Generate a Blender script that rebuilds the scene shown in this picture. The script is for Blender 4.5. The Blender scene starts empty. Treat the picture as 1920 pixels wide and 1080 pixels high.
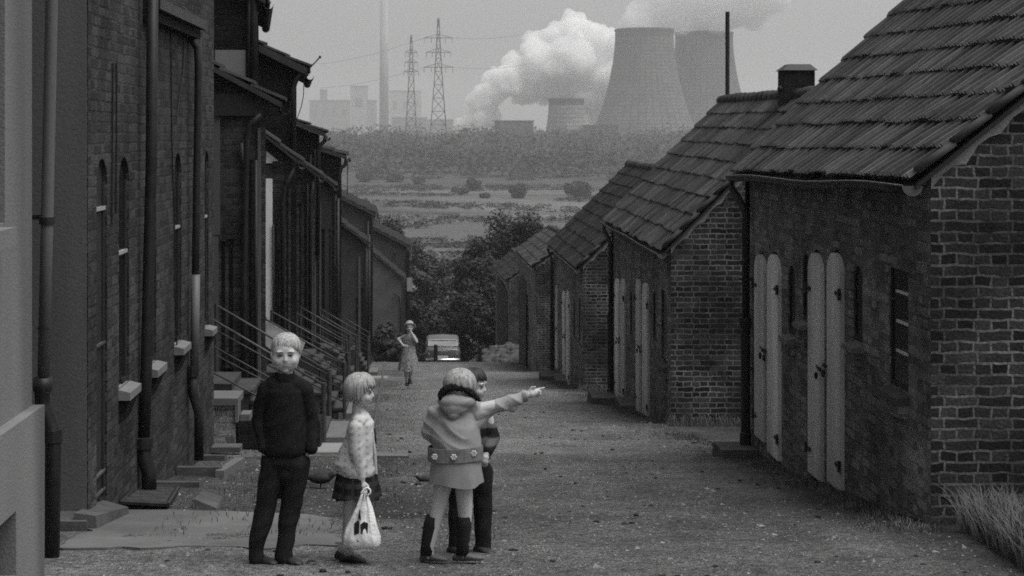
import bpy, bmesh, math, random
from mathutils import Vector, noise, geometry, Matrix
R = math.radians
random.seed(7)
sc = bpy.context.scene
C = sc.collection
# ------------------------------------------------------------------ camera (placed at the origin, looking down the street)
F = 3000.0                      # focal length in pixels of a 1920 wide frame
VX, VY = 805.0, 250.0           # where the street's level lines meet
cam_d = bpy.data.cameras.new('camera'); cam = bpy.data.objects.new('camera', cam_d); C.objects.link(cam)
cam.location = (0, 0, 0); cam.rotation_euler = (R(90), 0, 0)
cam_d.sensor_width = 36; cam_d.lens = F/1920*36
cam_d.shift_x = (960-VX)/1920; cam_d.shift_y = -(540-VY)/1920
cam_d.clip_start = 0.1; cam_d.clip_end = 30000
cam_d.dof.use_dof = True; cam_d.dof.focus_distance = 12.0; cam_d.dof.aperture_fstop = 8
sc.camera = cam
# ------------------------------------------------------------------ sky, sun, exposure
SUN_EL, SUN_AZ = 68, 115         # azimuth from +Y, to the right
w = bpy.data.worlds.new('World'); sc.world = w; w.use_nodes = True
nt = w.node_tree; bg = nt.nodes['Background']
sky = nt.nodes.new('ShaderNodeTexSky'); sky.sky_type = 'NISHITA'; sky.sun_disc = False
sky.sun_elevation = R(SUN_EL); sky.sun_rotation = R(SUN_AZ); sky.dust_density = 4.0; sky.air_density = 1.0
bw = nt.nodes.new('ShaderNodeRGBToBW'); nt.links.new(sky.outputs[0], bw.inputs[0])
nt.links.new(bw.outputs[0], bg.inputs[0]); bg.inputs[1].default_value = 0.10
sd = bpy.data.lights.new('sun', 'SUN'); sd.energy = 1.6; sd.angle = R(50); sd.color = (1, .995, .985)
sun = bpy.data.objects.new('sun', sd); C.objects.link(sun)
sv = Vector((math.sin(R(SUN_AZ))*math.cos(R(SUN_EL)), math.cos(R(SUN_AZ))*math.cos(R(SUN_EL)), math.sin(R(SUN_EL))))
sun.rotation_euler = sv.to_track_quat('Z', 'Y').to_euler()
sc.view_settings.view_transform = 'Standard'; sc.view_settings.look = 'None'
sc.view_settings.exposure = 0.62; sc.view_settings.gamma = 1
sc.cycles.max_bounces = 24; sc.cycles.diffuse_bounces = 3; sc.cycles.glossy_bounces = 2
sc.cycles.volume_bounces = 24; sc.cycles.transparent_max_bounces = 8
sc.cycles.use_denoising = False
sc.render.film_transparent = False
sc.cycles.filter_width = 1.7

# ------------------------------------------------------------------ helpers
def P(px, py, D): return Vector(((px-VX)*D/F, D, (VY-py)*D/F))
GP = [(-60,-1.4),(0,-1.47),(60,-8.87),(68,-9.72),(72,-10.3),(76,-10.98),(80,-11.7),(95,-14.8),(130,-20),(200,-24),(385,-26.5),(800,-25),(1300,-9),(1700,-6),(4000,-3),(9000,-3)]
def gz(y):
    for (a, za), (b, zb) in zip(GP, GP[1:]):
        if y <= b: return za+(zb-za)*(y-a)/(b-a)
    return GP[-1][1]
def nz(p, s=1.0): return noise.noise(Vector(p)*s)

def mat(name, base=.2, var=.3, scale=6, fine=60, rough=.85, bump=.3, dist=.01, stain=0, streak=False, metal=0, spec=.3):
    """grey procedural surface: large patches, fine grain, optional vertical streaks"""
    m = bpy.data.materials.new(name); m.use_nodes = True; t = m.node_tree; N = t.nodes; L = t.links
    b = N['Principled BSDF']; b.inputs['Roughness'].default_value = rough; b.inputs['Metallic'].default_value = metal
    b.inputs['Specular IOR Level'].default_value = spec
    tc = N.new('ShaderNodeTexCoord')
    mp = N.new('ShaderNodeMapping'); L.new(tc.outputs['Object'], mp.inputs[0])
    if streak: mp.inputs['Scale'].default_value = (1, 1, .12)
    n1 = N.new('ShaderNodeTexNoise'); n1.inputs['Scale'].default_value = scale; n1.inputs['Detail'].default_value = 6; L.new(mp.outputs[0], n1.inputs[0])
    n2 = N.new('ShaderNodeTexNoise'); n2.inputs['Scale'].default_value = fine; n2.inputs['Detail'].default_value = 4; L.new(tc.outputs['Object'], n2.inputs[0])
    ad = N.new('ShaderNodeMath'); ad.operation = 'ADD'; L.new(n1.outputs[0], ad.inputs[0])
    ml = N.new('ShaderNodeMath'); ml.operation = 'MULTIPLY'; L.new(n2.outputs[0], ml.inputs[0]); ml.inputs[1].default_value = .6; L.new(ml.outputs[0], ad.inputs[1])
    rp = N.new('ShaderNodeMapRange'); L.new(ad.outputs[0], rp.inputs[0])
    rp.inputs[1].default_value = .5; rp.inputs[2].default_value = 1.1
    rp.inputs[3].default_value = base*(1-var); rp.inputs[4].default_value = base*(1+var)
    out = rp.outputs[0]
    if stain:
        n3 = N.new('ShaderNodeTexNoise'); n3.inputs['Scale'].default_value = .9; n3.inputs['Detail'].default_value = 5; L.new(mp.outputs[0], n3.inputs[0])
        r3 = N.new('ShaderNodeMapRange'); L.new(n3.outputs[0], r3.inputs[0]); r3.inputs[1].default_value = .42; r3.inputs[2].default_value = .6
        r3.inputs[3].default_value = 1-stain; r3.inputs[4].default_value = 1
        mu = N.new('ShaderNodeMath'); mu.operation = 'MULTIPLY'; L.new(out, mu.inputs[0]); L.new(r3.outputs[0], mu.inputs[1]); out = mu.outputs[0]
    L.new(out, b.inputs['Base Color'])
    if bump:
        bp = N.new('ShaderNodeBump'); bp.inputs['Strength'].default_value = bump; bp.inputs['Distance'].default_value = dist
        L.new(ad.outputs[0], bp.inputs['Height']); L.new(bp.outputs[0], b.inputs['Normal'])
    return m

def brick_mat(name, b1=.035, b2=.09, mortar=.15, bw_=.26, rh=.083, msize=.011, warp=.012, patch=.6, bump=.6):
    """English bond brickwork on metre UVs"""
    m = bpy.data.materials.new(name); m.use_nodes = True; t = m.node_tree; N = t.nodes; L = t.links
    b = N['Principled BSDF']; b.inputs['Roughness'].default_value = .9; b.inputs['Specular IOR Level'].default_value = .2
    tc = N.new('ShaderNodeTexCoord')
    wn = N.new('ShaderNodeTexNoise'); wn.inputs['Scale'].default_value = 7; wn.inputs['Detail'].default_value = 3; L.new(tc.outputs['UV'], wn.inputs[0])
    vs = N.new('ShaderNodeVectorMath'); vs.operation = 'SUBTRACT'; L.new(wn.outputs['Color'], vs.inputs[0]); vs.inputs[1].default_value = (.5, .5, .5)
    vm = N.new('ShaderNodeVectorMath'); vm.operation = 'SCALE'; L.new(vs.outputs[0], vm.inputs[0]); vm.inputs['Scale'].default_value = warp*2.5
    va = N.new('ShaderNodeVectorMath'); va.operation = 'ADD'; L.new(tc.outputs['UV'], va.inputs[0]); L.new(vm.outputs[0], va.inputs[1])
    br = N.new('ShaderNodeTexBrick'); L.new(va.outputs[0], br.inputs[0]); br.offset = .25; br.offset_frequency = 2; br.squash = .5; br.squash_frequency = 2
    for k, v in (('Scale', 1), ('Mortar Size', msize), ('Mortar Smooth', .35), ('Bias', -.1), ('Brick Width', bw_), ('Row Height', rh)): br.inputs[k].default_value = v
    br.inputs['Color1'].default_value = (b1,)*3+(1,); br.inputs['Color2'].default_value = (b2,)*3+(1,); br.inputs['Mortar'].default_value = (mortar,)*3+(1,)
    nm = N.new('ShaderNodeTexNoise'); nm.inputs['Scale'].default_value = 1.7; nm.inputs['Detail'].default_value = 6; nm.inputs['Roughness'].default_value = .7; L.new(tc.outputs['UV'], nm.inputs[0])
    rm = N.new('ShaderNodeMapRange'); L.new(nm.outputs[0], rm.inputs[0]); rm.inputs[1].default_value = .36; rm.inputs[2].default_value = .64; rm.inputs[3].default_value = mortar*.22; rm.inputs[4].default_value = mortar*1.1; L.new(rm.outputs[0], br.inputs['Mortar'])
    n1 = N.new('ShaderNodeTexNoise'); n1.inputs['Scale'].default_value = .9; n1.inputs['Detail'].default_value = 7; n1.inputs['Roughness'].default_value = .65; L.new(tc.outputs['UV'], n1.inputs[0])
    r1 = N.new('ShaderNodeMapRange'); L.new(n1.outputs[0], r1.inputs[0]); r1.inputs[1].default_value = .35; r1.inputs[2].default_value = .65
    r1.inputs[3].default_value = 1-patch; r1.inputs[4].default_value = 1+patch*.4
    n2 = N.new('ShaderNodeTexNoise'); n2.inputs['Scale'].default_value = 38; n2.inputs['Detail'].default_value = 5; L.new(tc.outputs['UV'], n2.inputs[0])
    r2 = N.new('ShaderNodeMapRange'); L.new(n2.outputs[0], r2.inputs[0]); r2.inputs[1].default_value = .3; r2.inputs[2].default_value = .7; r2.inputs[3].default_value = .6; r2.inputs[4].default_value = 1.35
    m1 = N.new('ShaderNodeMath'); m1.operation = 'MULTIPLY'; L.new(r1.outputs[0], m1.inputs[0]); L.new(r2.outputs[0], m1.inputs[1])
    vv = N.new('ShaderNodeVectorMath'); vv.operation = 'SCALE'; L.new(br.outputs['Color'], vv.inputs[0]); L.new(m1.outputs[0], vv.inputs['Scale'])
    L.new(vv.outputs[0], b.inputs['Base Color'])
    sb = N.new('ShaderNodeMath'); sb.operation = 'MULTIPLY_ADD'; L.new(br.outputs['Fac'], sb.inputs[0]); sb.inputs[1].default_value = -1.0; L.new(n2.outputs[0], sb.inputs[2])
    bp = N.new('ShaderNodeBump'); bp.inputs['Strength'].default_value = bump; bp.inputs['Distance'].default_value = .012
    L.new(sb.outputs[0], bp.inputs['Height']); L.new(bp.outputs[0], b.inputs['Normal'])
    return m

class MB:
    def __init__(s): s.v = []; s.f = []; s.t = None
    def face(s, pts):
        i = len(s.v); s.v += [Vector(p) for p in pts]; s.f.append(tuple(range(i, i+len(pts)))); return s
    def box(s, x0, x1, y0, y1, z0, z1):
        c = [(x, y, z) for z in (z0, z1) for y in (y0, y1) for x in (x0, x1)]
        i = len(s.v); s.v += [Vector(p) for p in c]
        s.f += [tuple(i+k for k in q) for q in ((0,2,3,1),(4,5,7,6),(0,1,5,4),(2,6,7,3),(0,4,6,2),(1,3,7,5))]; return s
    def hexa(s, c):
        i = len(s.v); s.v += [Vector(p) for p in c]
        s.f += [tuple(i+k for k in q) for q in ((0,2,3,1),(4,5,7,6),(0,1,5,4),(2,6,7,3),(0,4,6,2),(1,3,7,5))]; return s
    def prism(s, pts, d):
        """closed polygon pts extruded by vector d"""
        i = len(s.v); n = len(pts); d = Vector(d); s.v += [Vector(p) for p in pts]+[Vector(p)+d for p in pts]
        s.f.append(tuple(i+k for k in range(n))[::-1]); s.f.append(tuple(i+n+k for k in range(n)))
        for k in range(n): s.f.append((i+k, i+(k+1) % n, i+n+(k+1) % n, i+n+k))
        return s
    def tube(s, pts, r, n=10, cap=True):
        pts = [Vector(p) for p in pts]; m = len(pts); rs = r if isinstance(r, (list, tuple)) else [r]*m
        i0 = len(s.v); up = None
        for k, p in enumerate(pts):
            d = (pts[min(k+1, m-1)]-pts[max(k-1, 0)]).normalized()
            a = d.cross(Vector((0, 1, 0)) if abs(d.y) < .9 else Vector((1, 0, 0))).normalized() if up is None else (up-d*up.dot(d)).normalized()
            up = a; b = d.cross(a)
            for q in range(n):
                t = 2*math.pi*q/n; s.v.append(p+(a*math.cos(t)+b*math.sin(t))*rs[k])
        for k in range(m-1):
            for q in range(n): s.f.append((i0+k*n+q, i0+k*n+(q+1) % n, i0+(k+1)*n+(q+1) % n, i0+(k+1)*n+q))
        if cap: s.f.append(tuple(i0+q for q in range(n))[::-1]); s.f.append(tuple(i0+(m-1)*n+q for q in range(n)))
        return s
    def ell(s, c, rx, ry, rz, nu=14, nv=9, M=None):
        c = Vector(c); i0 = len(s.v)
        M = M or Matrix.Identity(3)
        s.v.append(c+M@Vector((0, 0, rz)))
        for j in range(1, nv):
            t = math.pi*j/nv
            for k in range(nu):
                p = 2*math.pi*k/nu; s.v.append(c+M@Vector((rx*math.sin(t)*math.cos(p), ry*math.sin(t)*math.sin(p), rz*math.cos(t))))
        s.v.append(c+M@Vector((0, 0, -rz))); e = len(s.v)-1
        for k in range(nu):
            s.f.append((i0, i0+1+k, i0+1+(k+1) % nu)); s.f.append((e, i0+1+(nv-2)*nu+(k+1) % nu, i0+1+(nv-2)*nu+k))
            for j in range(nv-2): s.f.append((i0+1+j*nu+k, i0+1+(j+1)*nu+k, i0+1+(j+1)*nu+(k+1) % nu, i0+1+j*nu+(k+1) % nu))
        return s
    def cap(s, p, q, r1, r2):
        s.ell(p, r1, r1, r1, 12, 8); s.ell(q, r2, r2, r2, 12, 8); s.tube([p, q], [r1, r2], 12); return s
    def chain(s, pts, rs):
        for a, b, r1, r2 in zip(pts, pts[1:], rs, rs[1:]): s.cap(a, b, r1, r2)
        return s
    def loft(s, rings, cap=True):
        i0 = len(s.v); n = len(rings[0])
        for r in rings: s.v += [Vector(p) for p in r]
        for k in range(len(rings)-1):
            for q in range(n): s.f.append((i0+k*n+q, i0+k*n+(q+1) % n, i0+(k+1)*n+(q+1) % n, i0+(k+1)*n+q))
        if cap: s.f.append(tuple(i0+q for q in range(n))[::-1]); s.f.append(tuple(i0+(len(rings)-1)*n+q for q in range(n)))
        return s
    def build(s, name, m, parent=None, smooth=False, fix=True):
        o0 = parent['_o'] if (parent is not None and '_o' in parent) else (0, 0, 0)
        o0 = Vector(o0)
        me = bpy.data.meshes.new(name); me.from_pydata([v-o0 for v in s.v], [], s.f)
        if fix and len(s.f) < 60000:
            bm = bmesh.new(); bm.from_mesh(me); bmesh.ops.recalc_face_normals(bm, faces=bm.faces); bm.to_mesh(me); bm.free()
        uvl = me.uv_layers.new(name='UVMap').data
        for p in me.polygons:
            n = p.normal; ax = abs(n.x); ay = abs(n.y); az = abs(n.z)
            for li in p.loop_indices:
                c = me.vertices[me.loops[li].vertex_index].co + o0
                uvl[li].uv = (c.y, c.z) if ax >= ay and ax >= az else ((c.x, c.z) if ay >= az else (c.x, c.y))
        if smooth: me.shade_smooth()
        if s.t is not None:
            at = me.attributes.new('tone', 'FLOAT', 'FACE'); at.data.foreach_set('value', s.t)
        me.materials.append(m)
        return link(name, me, parent)
def link(name, me, parent=None):
    o = bpy.data.objects.new(name, me); C.objects.link(o)
    if parent is not None:
        o.parent = parent
        if '_o' in parent: o['_o'] = parent['_o']
    return o
ROOTS = []
def thing(name, label, cat, loc=(0, 0, 0), group=None):
    o = bpy.data.objects.new(name, None); C.objects.link(o); o.location = loc; o.empty_display_size = .2
    o['_o'] = tuple(loc); o['label'] = label; o['category'] = cat
    if group: o['group'] = group
    return o
def tag(o, label=None, cat=None, group=None, kind=None):
    if label: o['label'] = label
    if cat: o['category'] = cat
    if group: o['group'] = group
    if kind: o['kind'] = kind
    return o
def settle(o, loc):
    """moves the origin of a one-mesh thing to its base"""
    loc = Vector(loc); me = o.data
    me.transform(Matrix.Translation(-loc)); o.location = loc; return o

def fuse(mb, name, m, parent, voxel=.006, sm=3, disp=None):
    """one continuous skin over overlapping closed shapes"""
    me = bpy.data.meshes.new('tmp'); me.from_pydata(mb.v, [], mb.f)
    bm = bmesh.new(); bm.from_mesh(me); bmesh.ops.recalc_face_normals(bm, faces=bm.faces); bm.to_mesh(me); bm.free()
    o = bpy.data.objects.new('tmp', me); C.objects.link(o)
    rm = o.modifiers.new('r', 'REMESH'); rm.mode = 'VOXEL'; rm.voxel_size = voxel
    if sm:
        s = o.modifiers.new('s', 'SMOOTH'); s.factor = .5; s.iterations = sm
    dg = bpy.context.evaluated_depsgraph_get(); dg.update()
    me2 = bpy.data.meshes.new_from_object(o.evaluated_get(dg)); bpy.data.objects.remove(o); bpy.data.meshes.remove(me)
    me2.name = name
    o0 = Vector(parent['_o'])
    nn = [v.normal.copy() for v in me2.vertices]
    for v, n in zip(me2.vertices, nn):
        c = v.co.copy()
        if disp: c = c+n*disp(c)
        v.co = c-o0
    me2.shade_smooth(); me2.materials.clear(); me2.materials.append(m)
    return link(name, me2, parent)

def wall(mb, outer, holes, fn, thick, reveal=None):
    """polygon wall with real openings; fn(u, v, d) maps to 3D; d is depth into the wall"""
    loops = [outer]+holes
    tri = geometry.tessellate_polygon([[Vector((a, b, 0)) for a, b in l] for l in loops])
    flat = [p for l in loops for p in l]
    for d in (0, thick):
        i = len(mb.v); mb.v += [Vector(fn(a, b, d)) for a, b in flat]
        for t in tri: mb.f.append(tuple(i+k for k in t))
    for l in loops:
        n = len(l)
        for k in range(n):
            a, b = l[k], l[(k+1) % n]
            mb.face([fn(a[0], a[1], 0), fn(b[0], b[1], 0), fn(b[0], b[1], thick), fn(a[0], a[1], thick)])
    return mb
def arch(u0, u1, v0, v1, pointed=.6, n=6):
    """opening outline with a slightly pointed arched head"""
    c = (u0+u1)/2; hw = (u1-u0)/2; h = hw*pointed*1.6
    pts = [(u0, v0), (u1, v0), (u1, v1-h)]
    for k in range(1, n): t = k/n; pts.append((u1-hw*(t**1.6), v1-h+h*math.sin(t*math.pi/2)))
    pts.append((c, v1))
    for k in range(n-1, 0, -1): t = k/n; pts.append((u0+hw*(t**1.6), v1-h+h*math.sin(t*math.pi/2)))
    pts.append((u0, v1-h)); return pts
def rect(u0, u1, v0, v1): return [(u0, v0), (u1, v0), (u1, v1), (u0, v1)]

# ------------------------------------------------------------------ materials
M = {}
M['brick_gable'] = brick_mat('soot_brick_pale_joints', .014, .062, .21, patch=.7, warp=.018)
M['brick_shed'] = brick_mat('soot_brick_front', .12, .32, .27, patch=.5, bump=.9)
M['brick_house'] = brick_mat('dark_house_brick', .032, .082, .075, patch=.5, bump=.9)
M['brick_mid'] = brick_mat('sooty_mid_brick', .04, .09, .08, patch=.5)
M['brick_black'] = brick_mat('black_house_brick', .010, .022, .02, patch=.5)
def toned(m):
    t = m.node_tree; N = t.nodes; L = t.links; b = N['Principled BSDF']; src = b.inputs['Base Color'].links[0].from_socket
    at = N.new('ShaderNodeAttribute'); at.attribute_name = 'tone'; ad = N.new('ShaderNodeMath'); ad.operation = 'ADD'; L.new(at.outputs['Fac'], ad.inputs[0]); ad.inputs[1].default_value = 1
    mu = N.new('ShaderNodeMath'); mu.operation = 'MULTIPLY'; L.new(src, mu.inputs[0]); L.new(ad.outputs[0], mu.inputs[1]); L.new(mu.outputs[0], b.inputs['Base Color']); return m
M['tile'] = mat('clay_tile', .10, .45, 3.0, 45, .8, .25, .006, stain=.35)
M['tile_dark'] = mat('dark_clay_tile', .05, .5, 3, 45, .8, .3, .006, stain=.4)
toned(M['tile']); toned(M['tile_dark'])
M['mortar'] = mat('verge_mortar', .26, .35, 5, 60, .95, .6, .02)
M['door'] = mat('pale_door_paint', .84, .2, 5, 90, .6, .15, .004, stain=.4, streak=True)
M['black_wood'] = mat('dark_wood', .022, .4, 8, 60, .7, .3)
M['iron'] = mat('cast_iron', .018, .5, 12, 80, .5, .3, .004)
M['zinc'] = mat('weathered_zinc', .16, .3, 3, 60, .5, .12, .003, stain=.3, streak=True)
M['gutter'] = mat('old_gutter', .018, .4, 6, 50, .55, .2)
M['gutter_edge'] = mat('worn_gutter_bead', .14, .4, 12, 50, .5, .2)
M['glass'] = mat('dark_window_glass', .012, .3, 2, 10, .18, 0, spec=.5)
M['dark'] = mat('dark_interior', .008, .2, 3, 10, .95, 0)  # near-black colour in place of unlit interiors
M['white'] = mat('white_paint', .62, .12, 8, 60, .6, .1, .003)
M['sill'] = mat('pale_stone_sill', .17, .2, 9, 60, .85, .3, .006)
M['stone'] = mat('concrete_stone', .085, .3, 6, 50, .9, .5, .012, stain=.25)
M['render'] = mat('grey_render', .14, .25, 2.2, 50, .92, .6, .01, stain=.35, streak=True)
M['render_light'] = mat('pale_render', .18, .2, 2.2, 60, .92, .8, .01, stain=.35, streak=True)
M['render_far'] = mat('far_render', .11, .15, 1.2, 20, .92, .2, .01, stain=.2)
M['pale_trim'] = mat('pale_painted_trim', .30, .15, 4, 40, .8, .2)
M['rail'] = mat('worn_rail_iron', .05, .5, 10, 60, .5, .2)
M['rail_pale'] = mat('pale_rail', .065, .4, 10, 60, .5, .2)
M['rubble'] = mat('pale_rubble', .065, .5, 3, 12, .95, .6, .03); M['pale_panel'] = mat('grey_panel', .2, .15, 4, 40, .9, .2); M['render_dark'] = mat('dark_render', .10, .2, 3, 40, .9, .2); M['white_dim'] = mat('dull_white_paint', .85, .1, 3, 60, .8, .1)
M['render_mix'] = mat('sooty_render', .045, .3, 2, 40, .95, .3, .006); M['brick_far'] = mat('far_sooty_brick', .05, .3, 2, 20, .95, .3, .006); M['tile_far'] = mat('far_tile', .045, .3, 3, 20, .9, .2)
M['stone_pale'] = mat('pale_stone', .13, .2, 6, 60, .9, .4, .01); M['stone_dark'] = mat('dark_stone', .05, .3, 6, 60, .9, .4, .01); M['cloth_grey'] = mat('grey_cloth', .4, .1, 12, 160, .95, .2)
# ------------------------------------------------------------------ ground sheet, from behind the camera to the horizon
def fac(x, y):
    """kind of ground at a spot: 0 dark soil and grass, 1 pale gravel"""
    v = .62
    n = noise.fractal(Vector((x*.7, y*.35, 0)), 1, 2, 4)
    if 7 < y < 11.2: v = .72
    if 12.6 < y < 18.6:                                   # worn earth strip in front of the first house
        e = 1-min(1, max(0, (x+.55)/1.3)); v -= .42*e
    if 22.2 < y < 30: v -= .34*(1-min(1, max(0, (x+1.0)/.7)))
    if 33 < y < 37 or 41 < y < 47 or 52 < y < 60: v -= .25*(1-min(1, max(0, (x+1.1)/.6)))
    if x > 2.9: v -= min(.40, .5*(x-2.9))                 # darker earth along the sheds
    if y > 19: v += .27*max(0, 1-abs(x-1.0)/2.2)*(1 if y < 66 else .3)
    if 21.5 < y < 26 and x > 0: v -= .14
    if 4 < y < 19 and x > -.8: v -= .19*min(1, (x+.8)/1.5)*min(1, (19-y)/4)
    if y < 90: v += .13*noise.noise(Vector((x*2.4, y*.12, 11)))
    v += .16*n+.10*noise.noise(Vector((x*2.3, y*1.3, 5)))
    if y > 72: v -= .3
    if y > 150: v = .32+.42*noise.fractal(Vector((x*.006, y*.022, 0)), 1, 2, 5)+(.35 if abs(y-(470+.5*x+25*math.sin(x*.03))) < 7 else 0)-(.3 if abs(y-(520-.3*x)) < 9 and x < 10 else 0)
    if y > 760: v = .15
    return min(1, max(0, v))
xs = [-9+k*.16 for k in range(int(20/.16))]
e = 11.0; st = .3
while e < 6000: xs.append(e); e += st; st *= 1.22
e = -9.3; st = .3
while e > -6000: xs.insert(0, e); e -= st; st *= 1.22
ys = [-40, -20, -5]; e = 2.0
while e < 9000: ys.append(e); e += max(.12, e*.0105)
gv = []; gc = []
for y in ys:
    for x in xs:
        z = gz(y)
        if 4 < y < 90 and abs(x) < 12:
            z += .018*noise.noise(Vector((x*1.7, y*1.1, 0)))+.008*noise.noise(Vector((x*6, y*4, 3)))
            if x > 2.4: z += .02*min(1, (x-2.4))*noise.noise(Vector((x*3, y*2, 9)))
        if y > 150: z += 1.2*noise.noise(Vector((x*.008, y*.008, 1)))*min(1, (y-150)/200)
        if abs(x) > 100 and y < 150: z -= min(20, (abs(x)-100)*.1)*(1-max(0, y)/150)
        gv.append((x, y, z)); gc.append(fac(x, y))
nx = len(xs)
gf = [(j*nx+i, j*nx+i+1, (j+1)*nx+i+1, (j+1)*nx+i) for j in range(len(ys)-1) for i in range(nx-1)]
me = bpy.data.meshes.new('ground'); me.from_pydata(gv, [], gf); me.shade_smooth()
ca = me.color_attributes.new('soil', 'FLOAT_COLOR', 'POINT')
for i, c in enumerate(gc): ca.data[i].color = (c, c, c, 1)
gm = bpy.data.materials.new('gravel_street'); gm.use_nodes = True; t = gm.node_tree; N = t.nodes; L = t.links
b = N['Principled BSDF']; b.inputs['Roughness'].default_value = .95; b.inputs['Specular IOR Level'].default_value = .15
at = N.new('ShaderNodeAttribute'); at.attribute_name = 'soil'
tc = N.new('ShaderNodeTexCoord')
def nzn(scale, det=5, ro=.6):
    n = N.new('ShaderNodeTexNoise'); n.inputs['Scale'].default_value = scale; n.inputs['Detail'].default_value = det; n.inputs['Roughness'].default_value = ro; L.new(tc.outputs['Object'], n.inputs[0]); return n
n1 = nzn(17, 6, .8); n2 = nzn(2.2, 6, .7); vo = N.new('ShaderNodeTexVoronoi'); vo.inputs['Scale'].default_value = 45; L.new(tc.outputs['Object'], vo.inputs[0])
ma = N.new('ShaderNodeMapRange'); L.new(n1.outputs[0], ma.inputs[0]); ma.inputs[1].default_value = .32; ma.inputs[2].default_value = .68; ma.inputs[3].default_value = .22; ma.inputs[4].default_value = 1.8
mb_ = N.new('ShaderNodeMapRange'); L.new(n2.outputs[0], mb_.inputs[0]); mb_.inputs[1].default_value = .3; mb_.inputs[2].default_value = .7; mb_.inputs[3].default_value = .68; mb_.inputs[4].default_value = 1.3
mx = N.new('ShaderNodeMapRange'); L.new(at.outputs['Fac'], mx.inputs[0]); mx.inputs[3].default_value = .035; mx.inputs[4].default_value = .215
p1 = N.new('ShaderNodeMath'); p1.operation = 'MULTIPLY'; L.new(ma.outputs[0], p1.inputs[0]); L.new(mb_.outputs[0], p1.inputs[1])
p2 = N.new('ShaderNodeMath'); p2.operation = 'MULTIPLY'; L.new(p1.outputs[0], p2.inputs[0]); L.new(mx.outputs[0], p2.inputs[1])
L.new(p2.outputs[0], b.inputs['Base Color'])
hs = N.new('ShaderNodeMath'); hs.operation = 'SUBTRACT'; L.new(n1.outputs[0], hs.inputs[0]); L.new(vo.outputs['Distance'], hs.inputs[1])
bp = N.new('ShaderNodeBump'); bp.inputs['Strength'].default_value = 1.0; bp.inputs['Distance'].default_value = .03; L.new(hs.outputs[0], bp.inputs['Height']); L.new(bp.outputs[0], b.inputs['Normal'])
me.materials.append(gm)
ground = link('ground', me); tag(ground, 'gravel street and earth falling away downhill to the valley', kind='structure')

def gsheet(name, quad, th, m, lab, n=18, jitter=.03):
    """thin slab laid on the sloping ground; quad = near-left, near-right, far-right, far-left in x, y"""
    a, b_, c, d = [Vector((q[0], q[1], 0)) for q in quad]; mb = MB(); top = []
    for j in range(n+1):
        for i in range(n+1):
            u, v = i/n, j/n; p = (a*(1-u)+b_*u)*(1-v)+(d*(1-u)+c*u)*v
            if i in (0, n) or j in (0, n): p += Vector((nz((p.x*4, p.y*4, 1)), nz((p.x*4, p.y*4, 7)), 0))*jitter
            top.append(Vector((p.x, p.y, gz(p.y)+th)))
    mb.v = top+[p-Vector((0, 0, th+.05)) for p in top]; K = (n+1)**2
    for j in range(n):
        for i in range(n):
            q = (j*(n+1)+i, j*(n+1)+i+1, (j+1)*(n+1)+i+1, (j+1)*(n+1)+i); mb.f += [q, tuple(k+K for k in q[::-1])]
    rim = [i for i in range(n+1)]+[j*(n+1)+n for j in range(1, n+1)]+[n*(n+1)+i for i in range(n-1, -1, -1)]+[j*(n+1) for j in range(n-1, 0, -1)]
    for k in range(len(rim)): q, r = rim[k], rim[(k+1) % len(rim)]; mb.f.append((q, r, r+K, q+K))
    o = mb.build(name, m); tag(o, lab, kind='structure'); return o
M['asphalt'] = mat('worn_asphalt', .14, .2, 3, 110, .9, .5, .004, stain=.3)
M['slab'] = mat('concrete_path', .25, .15, 3, 90, .9, .4, .004, stain=.2)
def G(px, py):
    D = 1.47*F/(py-620); return ((px-VX)*D/F, D)
def Gs(*pp): return [G(*p) for p in pp]
gsheet('pavement', Gs((110, 1029), (640, 1027), (615, 968), (232, 955)), .012, M['asphalt'], 'smooth asphalt apron in front of the first brick house', 26, .16)
gsheet('path', Gs((520, 853), (660, 853), (668, 821), (540, 819)), .03, M['slab'], 'pale concrete slab path crossing the left verge')
gsheet('path', Gs((655, 857), (768, 858), (764, 850), (660, 849)), .02, M['asphalt'], 'low worn kerb stones beside the path', 8)
gsheet('path', Gs((575, 735), (700, 733), (703, 724), (590, 726)), .03, M['slab'], 'second pale crossing slab further down the verge', 8)
gsheet('path', Gs((660, 712), (726, 711), (727, 706), (668, 707)), .03, M['slab'], 'third pale crossing slab near the woman', 8)
gsheet('kerb', Gs((700, 800), (704, 800), (723, 683), (719, 683)), .03, M['stone'], 'narrow kerb running down the left side of the street', 10, .0)

# pebbles and clods scattered over the near street
def pebbles():
    mb = MB(); rnd = random.Random(3)
    for k in range(9000):
        y = 8.5+rnd.random()**1.7*34; x = rnd.uniform(-2.3, 3.7)
        r = rnd.uniform(.005, .013)*(1+1.5*(rnd.random() < .03))*(1+y*.012); z = gz(y)+.018*noise.noise(Vector((x*1.7, y*1.1, 0)))+.008*noise.noise(Vector((x*6, y*4, 3)))
        i = len(mb.v)
        for dx, dy, dz in ((1,0,0),(-.5,.87,0),(-.5,-.87,0),(0,0,1)):
            mb.v.append(Vector((x+dx*r*rnd.uniform(.6, 1.4), y+dy*r*rnd.uniform(.6, 1.4), z+dz*r*rnd.uniform(.4, .9)-.001)))
        mb.f += [(i, i+1, i+3), (i+1, i+2, i+3), (i+2, i, i+3)]
    o = mb.build('gravel', mat('pebble', .2, .6, 9, 30, .9, 0), fix=False); tag(o, kind='stuff', label='loose pebbles and grit scattered on the street')
pebbles()
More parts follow.
